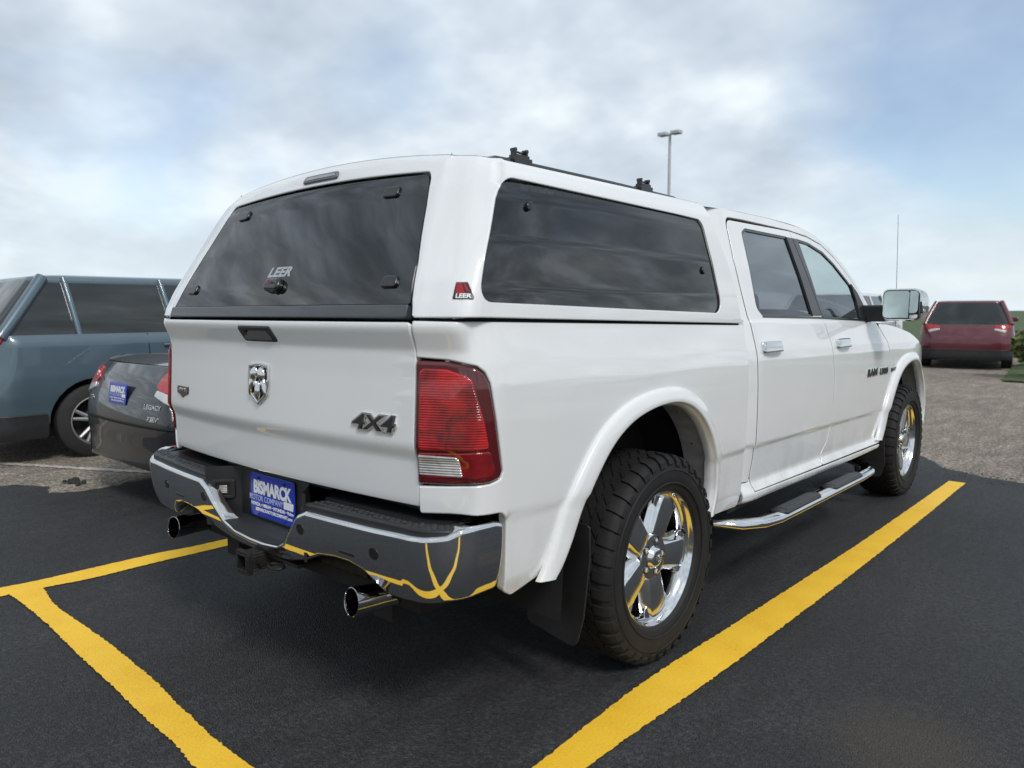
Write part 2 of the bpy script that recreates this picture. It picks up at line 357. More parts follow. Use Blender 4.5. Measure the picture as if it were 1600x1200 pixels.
# ------------------------------------------------------------------ body surfaces (metres; truck's right side is +x, forward is +y)
def smooth_table(knots, sig=.010):
    k=np.array(sorted(knots)); z=np.arange(k[0,0]-.1,k[-1,0]+.1,.002)
    v=np.interp(z,k[:,0],k[:,1])
    v[z<k[0,0]]=k[0,1]+(z[z<k[0,0]]-k[0,0])*(k[1,1]-k[0,1])/(k[1,0]-k[0,0])
    v[z>k[-1,0]]=k[-1,1]+(z[z>k[-1,0]]-k[-1,0])*(k[-1,1]-k[-2,1])/(k[-1,0]-k[-2,0])
    n=int(sig*3/.002); w_=np.exp(-.5*(np.arange(-n,n+1)*.002/sig)**2); w_/=w_.sum()
    vp=np.concatenate([v[0]+(np.arange(-n,0))*(v[1]-v[0]),v,v[-1]+(np.arange(1,n+1))*(v[-1]-v[-2])])
    v=np.convolve(vp,w_,'valid')
    return lambda q:np.interp(q,z,v)
SH=.018
T_cab=smooth_table([(.44,.90),(.478,.950),(.492,.984),(.52,.992),(.532,.990),(.575,.968),(.59,.966),(.750,.977),(.757,.987),(.9,.991),(1.05,.993),(1.16,.990),(1.21,.984),(1.345,.952),(1.352,.944),(1.60,.868),(1.80,.798),(1.86,.775)],.0045)
T_bed=smooth_table([(.44,.93),(.50,.957),(.55,.970),(.750,.980),(.757,.988),(.9,.991),(1.05,.993),(1.15,.990),(1.21,.982),(1.33,.958),(1.40,.95)],.0045)
T_tg=smooth_table([(.78,-.004),(.80,0.),(.925,.004),(.960,.018),(.975,.020),(1.17,.008),(1.250,.006),(1.312,.030),(1.333,.030),(1.348,.018),(1.36,.0)],.006)
def pos_cab(y,z):
    y=np.asarray(y,float); z=np.asarray(z,float)
    x=T_cab(z+SH*y)
    x=x-.026*np.clip((.885-y)/.12,0,1.25)**2-.10*np.clip((y-3.5)/.8,0,2)**2.2
    return np.stack([x,y,z],-1)
def plan(s,xs,yf,rc,bow,bw):
    """plan curve: s=y on the right side, round the rear corner, across the rear, and mirrored up the left side"""
    s=np.asarray(s,float); s0=yf+rc-rc*np.pi/2-(xs-rc)
    sgn=np.where(s<s0,-1.,1.); s=np.where(s<s0,2*s0-s,s)
    yc=yf+rc; L_=rc*np.pi/2
    th=np.clip((yc-s)/rc,0,np.pi/2)
    x=xs-rc+rc*np.cos(th); y=yc-rc*np.sin(th)
    y=np.where(s>yc,s,y); x=np.where(s<yc-L_,xs-rc-((yc-L_)-s),x)
    nx=np.cos(th); ny=-np.sin(th)
    y=y-bow*np.clip(1-(x/bw)**2,0,1)*np.clip(-ny,0,1)
    return x*sgn,y,nx*sgn,ny
class Plan:
    """side straight down to y1, a bezier corner to (x2,y2) leaving the rear face at slope k, then across to x=0"""
    def __init__(q,xs,y1,x2,y2,k,bow,soft):
        t=np.linspace(0,1,400)[:,None]; P0=np.array([xs,y1]); P3=np.array([x2,y2]); d=np.array([1,k])/math.hypot(1,k)
        l=np.linalg.norm(P3-P0)*.46
        c=(1-t)**3*P0+3*(1-t)**2*t*(P0+[0,-l])+3*(1-t)*t*t*(P3+d*l)+t**3*P3
        xr=np.linspace(x2,-.02,300)[1:]; yr_=y2-bow*(1-(xr/x2)**2)
        pts=np.concatenate([[[xs,6.]],c,np.stack([xr,yr_],1)])
        sl_=np.concatenate([[0],np.cumsum(np.linalg.norm(np.diff(pts,axis=0),axis=1))]); sl_=6.-sl_
        g=np.arange(sl_[-1],1.,.002); X=np.interp(g,sl_[::-1],pts[::-1,0]); Y=np.interp(g,sl_[::-1],pts[::-1,1])
        n=int(soft*3/.002); w_=np.exp(-.5*(np.arange(-n,n+1)*.002/soft)**2); w_/=w_.sum()
        def sm(v): 
            vp=np.concatenate([2*v[0]-v[1:n+1][::-1],v,2*v[-1]-v[-n-1:-1][::-1]]); return np.convolve(vp,w_,'valid')
        q.g=g; q.X=sm(X); q.Y=sm(Y); dx,dy=np.gradient(q.X),np.gradient(q.Y); L_=np.hypot(dx,dy); q.nx,q.ny=dy/L_,-dx/L_
        q.s0=float(np.interp(0,q.X[q.g<-.9],q.g[q.g<-.9])); q.xs=xs
    def __call__(q,s):
        s=np.asarray(s,float); sg=np.where(s<q.s0,-1.,1.); s=np.where(s<q.s0,2*q.s0-s,s)
        f=lambda v:np.interp(s,q.g,v)
        y=np.where(s>.99,s,f(q.Y)); return f(q.X)*sg,y,f(q.nx)*sg,f(q.ny)
PL_bed=Plan(.985,-.905,.796,-1.103,.46,.0,.012)
def pos_bed(s,z):
    x,y,nx,ny=PL_bed(s)
    z=np.asarray(z,float); o=T_bed(z+SH*y)-.985; w_=np.clip((-ny-.60)/.28,0,1); w_=w_*w_*(3-2*w_)
    o=o*(1-w_)+(T_tg(z-SH*1.1)-.014)*w_*np.clip(1.6*z-.6,0,1)
    return np.stack([x+nx*o,y+ny*o,z+0*x],-1)
SBG=float(PL_bed.g[np.argmin(np.abs(PL_bed.X-.796)+(PL_bed.g>-1.05))])   # s where the bed side meets the tailgate
def pos_tg(x,z):
    x=np.asarray(x,float); z=np.asarray(z,float); y0=-1.093-.050*(1-(x/.84)**2)
    return np.stack([x,y0+.012-T_tg(z-SH*1.1),z+0*x],-1)
LX=smooth_table([(1.30,.0),(1.36,.0),(1.45,.006),(1.60,.03),(1.74,.065),(1.80,.085),(1.848,.122),(1.872,.165),(1.884,.24)],.008)
LY=smooth_table([(1.30,.0),(1.36,.0),(1.40,.012),(1.47,.040),(1.60,.103),(1.77,.190),(1.83,.226),(1.862,.255),(1.876,.32)],.008)
PL_cap=Plan(.968,-.995,.795,-1.098,.42,.012,.016)
def pos_cap(s,t):
    x,y,nx,ny=PL_cap(s)
    t=np.asarray(t,float); ly=LY(t)
    x=x-nx*LX(t)-np.sign(x)*.10*np.clip((-ny-.45)/.55,0,1)*np.clip((t-1.40)/.42,0,1.2)*np.clip((np.abs(x)-.55)/.25,0,1)
    y=y+ly*np.clip((.60-y)/1.55,0,1.1)
    cc=np.clip(1-(x/.86)**2,0,1)*np.clip(-ny,0,1)
    return np.stack([x,y,t+.034*cc*np.clip((t-1.45)/.35,0,1.2)+.032*cc*np.clip((t-1.80)/.065,0,1.2)+0*x],-1)
S0C=PL_cap.s0
T_bm=smooth_table([(.50,-.060),(.55,-.028),(.60,-.010),(.65,.0),(.70,.004),(.83,.006)],.014)
def pos_bm(s,z):
    x,y,nx,ny=plan(s,.985,-1.175,.15,.03,.80)
    z=np.asarray(z,float); o=T_bm(z)
    return np.stack([x+nx*o,y+ny*o,z+0*x],-1)
S0B=-1.175+.15-.15*math.pi/2-(.985-.15)

# ------------------------------------------------------------------ the pickup truck
T=empty('pickup_truck',(0,1.7,0)); T['world_coords']=1
setp(T,'white crew cab pickup truck with camper shell and chrome rear bumper, parked between yellow lines','pickup truck')
def both(fn,name,*a,**k):
    fn(name,*a,**k); fn(name,*a,mirror=True,**k)
Rt=(1,0,0); Bk=(0,-1,0); Rb=(1,-1,0)
# -- wheel arch curves (relative to hub y)
AO=smoothcurve([(-.760,.528),(-.725,.572),(-.680,.648),(-.627,.755),(-.545,.865),(-.438,.972),(-.30,1.045),(-.15,1.080),(0,1.090),(.12,1.080),(.22,1.045),(.32,.985),(.40,.905),(.455,.82),(.488,.72),(.487,.61),(.445,.50)],5)
AI=smoothcurve([(-.690,.524),(-.650,.562),(-.595,.640),(-.545,.735),(-.475,.830),(-.385,.920),(-.27,.985),(-.13,1.020),(0,1.030),(.10,1.020),(.19,.990),(.275,.935),(.345,.86),(.392,.78),(.418,.70),(.420,.60),(.385,.50)],5)
AM=[((a[0]*.6+b[0]*.4),(a[1]*.6+b[1]*.4)) for a,b in zip(AO,AI)]
# -- cargo bed sides
RE=SBG+.003
tlr=[(RE,1.250),(-1.097,1.244),(-1.010,1.227),(-.986,1.209),(-.971,1.177),(-.953,1.064),(-.930,.914),(-.940,.892),(-.975,.882),(-1.098,.874),(RE,.869)]
out=[(RE,1.359,.004)]+[(RE,1.250,.004)]+[(a,b,.012) for a,b in tlr[1:-1]]+[(RE,.869,.004),(RE,.785,.01),(-1.10,.79,.02),(-.93,.79,.03),(-.905,.755,.03),(-.90,.53,.02),(-.86,.505,.02)]
out+=[(y,z,0) for y,z in AM if z>.535]+[(.50,.47,.01),(.747,.462,.01),(.747,1.317,.012)]
both(panel,'bed_side',pos_bed,rnd(out,.01),M['paint'],T,ds=.018,grid=.02,r=.006,depth=.03,hint=Rb)
for mir in (False,True):  # near-black sheets stand in for shade behind the bed and door gaps
    panel('gap_backing',pos_bed,[(RE+.01,1.33),(.73,1.29),(.73,1.34),(RE+.01,1.375)],M['gap'],T,ds=.05,grid=.03,ga=.06,r=.001,depth=.002,off=-.014,hint=Rb,mirror=mir)
    panel('door_gap_shade',pos_cab,[(.745,.50),(2.95,.50),(3.0,.72),(3.0,1.1),(2.80,1.285),(2.66,1.29),(.98,1.335),(.98,1.815),(.90,1.835),(1.7,1.842),(1.73,1.815),(2.16,1.765),(2.33,1.70),(2.60,1.50),(2.62,1.53),(2.36,1.73),(2.18,1.80),(1.98,1.832),(1.72,1.850),(.86,1.845),(.745,1.30)] if False else [(.745,.50),(2.95,.50),(3.0,.72),(3.0,1.1),(2.80,1.285),(.83,1.335)],M['gap'],T,ds=.05,grid=.03,ga=.06,r=.001,depth=.002,off=-.015,hint=Rt,mirror=mir)
    panel('door_gap_shade',pos_cab,[(.83,1.33),(.905,1.33),(.945,1.40),(1.02,1.77),(1.06,1.80),(1.70,1.80),(1.97,1.79),(2.165,1.748),(2.312,1.682),(2.46,1.59),(2.575,1.50),(2.70,1.32),(2.83,1.29),(2.80,1.33),(2.62,1.54),(2.36,1.73),(2.18,1.80),(1.98,1.832),(1.72,1.850),(.90,1.845),(.84,1.60)],M['gap'],T,ds=.05,grid=.02,ga=.04,r=.001,depth=.002,off=-.015,hint=Rt,mirror=mir)
    panel('door_gap_shade',pos_cab,[(1.70,1.33),(1.83,1.33),(1.78,1.80),(1.65,1.80)],M['gap'],T,ds=.05,grid=.03,ga=.04,r=.001,depth=.002,off=-.015,hint=Rt,mirror=mir)
MB().box((.905,.755,.92),(.08,.04,.84)).build('gap_backing',M['paint'],T,smooth=0)
MB().box((-.905,.755,.92),(.08,.04,.84)).build('gap_backing',M['paint'],T,smooth=0)
for sg in (-1,1): MB().box((sg*.61,-1.03,.748),(.54,.15,.03)).build('bumper_filler',M['black'],T,smooth=0)
# -- tail lights
def taillight(mirror):
    tl=[(RE-.001,1.243,.01)]+[(a,b,.02) for a,b in [(-1.097,1.240),(-1.013,1.223),(-.990,1.206),(-.975,1.177),(-.957,1.064),(-.934,.915),(-.943,.896),(-.975,.886),(-1.098,.878)]]+[(RE-.001,.877,.01)]
    tl=rnd(tl,.02)
    o=panel('tail_light',pos_bed,tl,M['dred'],T,ds=.015,grid=.02,r=.012,depth=.03,off=.006,hint=Rb,mirror=mirror)
    cl=rnd([(-1.185,1.221,.02),(-1.10,1.218,.05),(-1.025,1.195,.04),(-.992,1.06,.01),(-.980,.985,.01),(-1.186,.982,.01)])
    panel('brake_lens',pos_bed,cl,M['brake'],o,ds=.015,grid=.02,r=.006,depth=.006,off=.0095,hint=Rb,mirror=mirror)
    cl=rnd([(-1.188,.975,.006),(-.978,.980,.01),(-.957,.905,.02),(-1.188,.895,.006)])
    panel('lower_lens',pos_bed,cl,M['red'],o,ds=.015,grid=.02,r=.004,depth=.005,off=.0085,hint=Rb,mirror=mirror)
    cl=rnd([(-1.190,.970,.006),(-1.065,.968,.02),(-1.052,.904,.005),(-1.190,.905,.006)])
    panel('reverse_lens',pos_bed,cl,M['reverse'],o,ds=.01,grid=.012,r=.004,depth=.006,off=.0115,hint=Rb,mirror=mirror)
taillight(False); taillight(True)
# -- tailgate
tgo=rnd([(-.793,.803,.01),(.793,.803,.01),(.794,1.354,.012),(-.794,1.354,.012)])
hx=[(-.106,1.331,.008),(.112,1.331,.012),(.138,1.279,.010),(-.080,1.279,.014)]
tg=panel('tailgate',pos_tg,tgo,M['paint'],T,holes=[rnd(hx)],ds=.016,grid=.011,ga=.04,r=.005,depth=.03,hint=Bk)
panel('handle_bezel',pos_tg,rnd(hx),M['black'],tg,holes=[rnd([(-.062,1.318,.006),(.085,1.318,.008),(.104,1.290,.006),(-.046,1.290,.008)])],ds=.01,grid=.02,r=.003,depth=.02,off=.002,hint=Bk)
MB().prism([(-.07,1.283),(.11,1.283),(.09,1.325),(-.08,1.325)],lambda a,b,d:(a,d,b),-1.150,-1.135).build('handle',M['trim'],tg,bevel=.003,fixn=True)
# dark body behind the gaps
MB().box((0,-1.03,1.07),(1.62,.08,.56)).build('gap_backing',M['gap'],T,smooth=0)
# emblem: shield with ram's head
def badge(name,pts,m,par,off,depth=.006,r=.003,holes=(),P=pos_tg,hint=Bk,n=.01,bulge=None):
    return panel(name,P,pts,m,par,holes=holes,ds=n,grid=n*1.2,r=r,depth=depth,off=off,hint=hint,bulge=bulge)
ec,ez_=.012,1.130
sh=[(-.067,.066,.006),(0,.074,.05),(.067,.066,.006),(.068,.0,.05),(.055,-.040,.03),(0,-.078,.004),(-.055,-.040,.03),(-.068,0,.05)]
S_=lambda k:rnd([(ec+a*k,ez_+b*k,r_*k) for a,b,r_ in sh])
em=badge('emblem',S_(1.0),M['chrome'],tg,.010,.012,.004,holes=[S_(.84)[::1]])
badge('emblem_field',S_(.87),M['trim'],em,.004,.006,.001)
def dome(cx,cz,rx,rz,hgt,m,par,name='ram_head',rot=0):
    mb=MB()
    def P_(u,v):
        th=u*math.pi/2; q=v*2*math.pi; a=rx*math.sin(th)*math.cos(q); b=rz*math.sin(th)*math.sin(q)
        a,b=a*math.cos(rot)-b*math.sin(rot),a*math.sin(rot)+b*math.cos(rot)
        p=pos_tg(ec+cx+a,ez_+cz+b); return (p[0],p[1]-.006-hgt*math.cos(th),p[2])
    return mb.grid(P_,8,24)
mb=MB()
for sx in (-1,1):
    mb.v+=[]; 
    for g in (dome(sx*.0245,.034,.020,.027,.017,None,None,rot=sx*.22),dome(sx*.045,-.012,.009,.036,.012,None,None,rot=sx*.22),dome(sx*.021,-.004,.011,.016,.007,None,None,rot=-sx*.2)): mb.add(g.v,g.f)
g=dome(0,-.026,.015,.036,.013,None,None); mb.add(g.v,g.f)
mb.build('ram_head',M['chrome'],em,smooth=60,fixn=True)
text_mesh('drive_lettering','4X4',.066,pos_tg,.626,1.043,M['trim'],tg,ext=.004,weight=.0010,sx=1.58,hint=Bk,shear=.15)
text_mesh('drive_lettering_outline','4X4',.066,pos_tg,.626,1.043,M['chrome'],tg,ext=.003,off=0,weight=.0060,sx=1.58,hint=Bk,shear=.15)
lb=badge('trim_badge',rnd([(-.705,1.075,.003),(-.585,1.075,.003),(-.585,1.045,.003),(-.615,1.040,.004),(-.645,1.028,.004),(-.675,1.040,.004),(-.705,1.045,.003)]),M['trim'],tg,.004,.005,.002)
text_mesh('badge_text','LARAMIE',.022,pos_tg,-.645,1.061,M['satin'],lb,ext=.001,off=.005,hint=Bk)
# -- rear bumper
top=[(-.925,.758,.02),(-.96,.768,.02),(-1.06,.772,.02),(-1.092,.770,.02),(-1.130,.755,.02),(-1.2,.748,.05),(-1.40,.741,.05),(-1.60,.738,.05),(-1.735,.737,.02),(-1.785,.715,.03),(-1.835,.66,.03),(-1.885,.600,.05),(-1.95,.570,.06),(-2.05,.557,.05)]
bot=[(-.925,.545,.02),(-1.127,.545,.05),(-1.32,.520,.03),(-1.395,.522,.03),(-1.43,.560,.03),(-1.47,.590,.03),(-1.53,.603,.03),(-1.60,.603,.03),(-1.68,.592,.03),(-1.78,.550,.05),(-1.90,.515,.05),(-2.05,.503,.05)]
mr=lambda l:[(2*S0B-a,b,r_) for a,b,r_ in l][::-1]
bo=top+mr(top)+mr(bot)[::-1][::-1] if False else top+mr(top)+list(reversed([(2*S0B-a,b,r_) for a,b,r_ in bot][::-1]))
bo=top+mr(top)+[(2*S0B-a,b,r_) for a,b,r_ in bot]+bot[::-1]
hol=[]
bm=panel('rear_bumper',pos_bm,rnd(bo,.02),M['chrome'],T,holes=hol,ds=.008,grid=.008,ga=.012,r=.015,depth=.05,hint=Rb,rings=6)
for s_,z_ in ((-1.401,.664),(-1.763,.672)):
    for q in (s_,2*S0B-s_):
        panel('parking_sensor',pos_bm,[(q+.0205*math.cos(t_),z_+.0205*math.sin(t_)) for t_ in np.linspace(0,2*math.pi,24,endpoint=False)],M['trim'],bm,ds=.02,grid=.01,r=.001,depth=.01,off=.0015,hint=Rb)
# small embossed slots over the exhausts
for q in (-1.53,2*S0B+1.53):
    panel('tie_down_slot',pos_bm,rnd([(q-.040,.632,.005),(q+.040,.632,.005),(q+.036,.643,.005),(q-.036,.643,.005)]),M['trim'],bm,ds=.008,grid=.01,r=.0015,depth=.004,off=.0012,hint=Rb)
# step pads
def pad_pts(sg):
    P_=[]
    for s_ in np.linspace(-1.765,-1.12,30):
        p=pos_bm(s_,.745); n=np.array([0,-1]) if s_<-1.26 else np.array([math.cos((-1.025-s_)/.15),-math.sin((-1.025-s_)/.15)])
        P_.append((p[0]-n[0]*.018,p[1]-n[1]*.018,0))
    P_+=[(.955,-1.02,.01),(.93,-.985,.02),(.885,-1.075,.03),(.80,-1.105,.02),(.36,-1.105,.02)]
    return rnd(P_,.02)
def pos_pad(x,y):
    x=np.asarray(x,float); y=np.asarray(y,float)
    return np.stack([x,y,.757+.010*np.clip((x-.3)/.6,0,1)-.0*y],-1)
def step_pad(mirror):
    def bul(q): return 0*q[:,0]
    o=panel('step_pad',pos_pad,pad_pts(1),M['black'],bm,ds=.015,grid=.03,r=.008,depth=.05,hint=(0,0,1),mirror=mirror)
    mb=MB(); p=np.array(pad_pts(1)); rr=.0125
    for i in range(60):
        for j in range(14):
            x=.35+i*.0255; y=-1.20+j*.0147*1.0; x+=.01275*(j%2)
            q=np.array([[x,y]])
            if not inside(q,p)[0] or dist(q,p)[0]<.016: continue
            if i%3==2 and j%2==0: continue
            z=pos_pad(x,y)[2]
            hexa=[(x+rr*math.cos(t_),y+rr*.72*math.sin(t_)) for t_ in np.arange(6)*math.pi/3]
            hs=[(x+(a-x)*.6,y+(b-y)*.6) for a,b in hexa]
            n=6; vs=[(a,b,z) for a,b in hexa]+[(a,b,z+.0035) for a,b in hs]
            mb.add(vs,[tuple(range(6,12))]+[(k,(k+1)%6,6+(k+1)%6,6+k) for k in range(6)])
    mb.build('tread_pattern',M['black'],o,smooth=0,mirror=mirror)
step_pad(False); step_pad(True)
# licence pocket
mb=MB()
xs=[-.335,-.225,.225,.335]; 
def pk(x):  # y of pocket wall
    return -1.19 if abs(x)>.3 else -1.105
vs=[]; 
prof=[(-.345,-1.186),(-.325,-1.186),(-.235,-1.094),(.235,-1.094),(.325,-1.186),(.345,-1.186)]
for x,y in prof: vs+=[(x,y,.558),(x,y,.60),(x,y,.790)]
mb.add(vs,[(3*i+k,3*i+3+k,3*i+4+k,3*i+1+k) for i in range(5) for k in range(2)])
# floor of the pocket running to the chrome lip
fl=[(-.325,-1.186),(-.26,-1.185),(-.16,-1.178),(-.05,-1.172),(.05,-1.172),(.16,-1.178),(.26,-1.185),(.325,-1.186),(.235,-1.090),(-.235,-1.090)]
zf=[.66,.60,.572,.560,.560,.572,.60,.66,.605,.605]
mb.add([(a,b,z) for (a,b),z in zip(fl,zf)],[tuple(range(10))])
mb.box((0,-1.060,.792),(.70,.06,.018))
mb.build('plate_pocket',M['black'],bm,bevel=.004,fixn=False)
for sg in (-1,1):
    rot=Matrix.Rotation(sg*math.atan2(.068,.09),3,'Z')
    c=Vector((sg*.283,-1.143,.70)); nn=Vector((-sg*.092,-.09,0)).normalized()
    # socket frame on the slanted side wall
    ax=Vector((.09,-sg*.068,0)).normalized() if sg>0 else Vector((.09,.068,0)).normalized()
    ax=Vector((.09,-sg*.092,0)).normalized()
    P_=flatP(c+nn*.001,ax,(0,0,1))
    fr=panel('socket_frame',P_,rnd([(-.045,-.038,.012),(.045,-.038,.012),(.045,.038,.012),(-.045,.038,.012)]),M['black'],bm,holes=[rnd([(-.028,-.024,.006),(.028,-.024,.006),(.028,.024,.006),(-.028,.024,.006)])],ds=.01,grid=.02,r=.004,depth=.012,off=.008,hint=nn)
    panel('socket_cover',P_,rnd([(-.028,-.024,.006),(.028,-.024,.006),(.028,.024,.006),(-.028,.024,.006)]),M['trim'],fr,ds=.01,grid=.02,r=.002,depth=.003,off=.001,hint=nn)
    if sg<0: panel('plate_lamp',P_,rnd([(-.016,-.016,.003),(.014,-.016,.003),(.014,.014,.003),(-.016,.014,.003)]),M['reverse'],fr,ds=.01,grid=.02,r=.002,depth=.003,off=.004,hint=nn)
# licence plate
Pp=flatP((-.002,-1.100,.699),(1,0,0),(0,.02,1))
pl=panel('license_plate',Pp,rnd([(-.150,-.082,.012),(.150,-.082,.012),(.150,.082,.012),(-.150,.082,.012)]),M['blue'],T,ds=.02,grid=.05,r=.002,depth=.003,off=.004,hint=Bk)
def ptxt(s,size,a,b,m,weight=0,sx=1,space=1,n='plate_lettering'): return text_mesh(n,s,size,Pp,a,b,m,pl,ext=.0003,off=.0045,weight=weight,sx=sx,hint=Bk,space=space)
ptxt('BISMARCK',.066,.0,.028,M['white'],.0030,.83,.98)
M['paleblue']=mat('pale_blue_print',(.45,.52,.80),.4,var=(30,.03))
ptxt('MOTOR COMPANY',.030,-.040,-.012,M['paleblue'],.0003,.88)
panel('plate_panel',Pp,[(.080,-.024),(.142,-.024),(.142,.003),(.080,.003)],M['white'],pl,ds=.02,grid=.05,r=.0005,depth=.001,off=.0048,hint=Bk)
ptxt('HONDA \u2022 NISSAN \u2022 HYUNDAI \u2022 Volvo',.0172,.0,-.036,M['white'],.0006,1.0)
ptxt('BISMARCKMOTORCOMPANY.com',.0172,.012,-.055,M['white'],.0006,.95)
for a in (-.09,.085):
    for b in (.066,-.070):
        o=MB().lathe([(-.004,0),(-.004,.003),(0,.0045)],(a,-1.105,.699+b),'y',10).build('plate_bolt',M['rust'],pl)
# exhaust tips
def exhaust(sg):
    mb=MB(); n=40
    prof=[(-.0,.0455),(-.004,.0445),(-.004,.041),(.0,.0395),(.02,.039),(.15,.039)]
    a=MB().lathe([(.17,.036),(.05,.0440),(.004,.0447),(.0,.0445),(-.001,.0425),(.004,.041),(.03,.0405),(.16,.0405)],(0,0,0),'y',n)
    rot=Matrix.Rotation(sg*R(-7),3,'Z')@Matrix.Rotation(R(-3),3,'X'); c=Vector((sg*.606,-1.203,.497))
    # slanted cut: shear y by height
    mb.add([c+rot@Vector((x,y+ (z*.10 if y<.03 else 0),z)) for x,y,z in a.v],a.f)
    o=mb.build('exhaust_tip',M['tipchrome'],T,smooth=50,fixn=True)
    mb=MB().lathe([(.0,.0),(.0,.0405)],(0,0,0),'y',n); mb.v=[tuple(c+rot@Vector((x,y+.15,z))) for x,y,z in mb.v]
    mb.tube([c+rot@Vector((0,.2,0)),c+Vector((0,.7,.06))],.035,12).build('exhaust_pipe',M['rust'],o)
exhaust(1); exhaust(-1)
# hitch receiver
mb=MB()
for dx,dz,a,b in ((0,.0285,.070,.008),(0,-.0285,.070,.008),(.031,0,.008,.05),(-.031,0,.008,.05)): mb.box((dx,-1.12,.492+dz),(a,.23,b))
mb.box((0,-1.222,.529),(.082,.02,.010)).box((0,-1.222,.455),(.082,.02,.010)).box((.038,-1.222,.492),(.008,.02,.07)).box((-.038,-1.222,.492),(.008,.02,.07))
mb.tube([(-.50,-1.03,.52),(.50,-1.03,.52)],.032,14)
mb.box((.12,-1.10,.505),(.22,.10,.012))
hi=mb.build('hitch_receiver',M['rust'],T,bevel=.003)
mb=MB(); mb.tube([(.115+.028*math.cos(t_)*1.3,-1.165+.022*math.sin(t_),.487) for t_ in np.linspace(0,2*math.pi,20)],.006,8,cap=False).tube([(-.055,-1.19,.49),(.055,-1.19,.49)],.006,8)
mb.build('chain_loop',M['rust'],hi)
# -- camper shell
def tb(s): return 1.3415-.0235*(s if s>-1 else -1.05)
hs=-1.242
front=[(.712,tb(.712)),(.612,1.60),(.535,1.76),(.535,1.82),(.535,1.860)]
out=[(.712,tb(.712),.004),(.0,tb(0),0),(-1.0,tb(-1.0),.05),(-1.221,tb(-1.1),.003),(-1.232,1.372,0),(hs-.002,1.42,0),(hs-.012,1.53,0),(hs-.050,1.70,0),(hs-.086,1.812,.05)]
out+=[(2*S0C-a,b,r_) for a,b,r_ in out[3:]][::-1]+[(2*S0C-a,b,r_) for a,b,r_ in out[:3]][::-1]
out+=[(2*S0C-a,b,.01) for a,b in front[1:]]+[(a,b,.01) for a,b in front[1:]][::-1]
win=[(-1.016,1.411,.06),(-1.034,1.58,0),(-1.040,1.795,.07),(.20,1.776,0),(.427,1.770,.05),(.454,1.62,0),(.512,1.372,.045),(-.2,1.390,0),(-.72,1.404,0)]
winl=[(2*S0C-a,b,r_) for a,b,r_ in win][::-1]
def pos_capside(s,t):
    s=np.asarray(s,float); t=np.asarray(t,float); sg=np.where(s<S0C,-1.,1.); s=np.where(s<S0C,2*S0C-s,s)
    return np.stack([sg*(.968-LX(t)-.010*np.clip((-.70-s)/.34,0,1.1)**2.4),s+LY(t)*np.clip((.60-s)/1.55,0,1.1),t+0*s],-1)
cap=panel('camper_shell',pos_cap,rnd(out,.01),M['paint'],T,gap_shade=M['trim'],holes=[rnd(win),rnd(winl)],ds=.02,grid=.02,ga=.03,r=.004,depth=.0065,hint=Bk)  # black flange colour paints shade round the shell's edges and window openings
# its roof, continuing from the top ring
def roofP(u,v):
    s=.53+(S0C-.53)*u; p=pos_cap(s,1.866); yc=-.82+(.53+.82)*(1-u)
    e=(1-(1-v)**2)
    return (p[0]*(1-v),p[1]*(1-v)+yc*v if u>.5 else p[1]+(yc-p[1])*v,float(p[2])+(.052-.04*u**6)*e*min(1,abs(p[0])/.5+.15))
mb=MB()
def roof2(x,y):
    # height field over the shell's plan
    ex=min(1,max(0,(.80-abs(x))/.80)); ey=min(1,max(0,(y+.85)/.5))
    return 1.864+.056*math.sqrt(ex)*(.62+.38*ey)
ring=[pos_cap(s,1.8585) for s in np.linspace(.53,2*S0C-.53,140)]
nr=10; cx_=np.array([0,-.15,0]); vs=[];fs=[]
for p in ring:
    for k in range(nr+1):
        v=k/nr; x=p[0]*(1-v*.999); y=p[1]+(np.clip(p[1],-.35,.45)-p[1])*v
        z=max(p[2]-.004 if k==0 else 0, p[2]+(roof2(x,y)-p[2])*(1-(1-v)**3))
        vs.append((x,y,z))
for i in range(len(ring)-1):
    for k in range(nr): fs.append((i*(nr+1)+k,i*(nr+1)+k+1,(i+1)*(nr+1)+k+1,(i+1)*(nr+1)+k))
MB().add(vs,fs).build('shell_roof',M['paint'],cap,smooth=70,fixn=True)
# shell front wall
MB().add([(x,.50,1.35) for x in (-.90,.90)]+[(.70,.50,1.86),(-.70,.50,1.86)],[(0,1,2,3)]).build('shell_front',M['paint'],cap,smooth=0)
wi=[(a+(-.004 if a<-.9 else .004),b+(-.004 if b<1.6 else .004),r_) for a,b,r_ in win]
for w_ in (wi,[(2*S0C-a,b,r_) for a,b,r_ in wi]):
    g_=panel('side_window',pos_capside,rnd(w_),M['capglass'],cap,ds=.02,grid=.02,ga=.05,r=.001,depth=.004,off=-.0095,hint=Bk if False else ((1,0,0) if w_ is wi else (-1,0,0)))
    for a,b in ((-.863,1.713),(.371,1.553)):
        s_=a if w_ is wi else 2*S0C-a
        panel('window_stud',pos_cap,[(s_+.016*math.cos(t_),b+.016*math.sin(t_)) for t_ in np.linspace(0,2*math.pi,20,endpoint=False)],M['trim'],g_,ds=.02,grid=.012,r=.005,depth=.016,off=.000,hint=((1,0,0) if w_ is wi else (-1,0,0)))
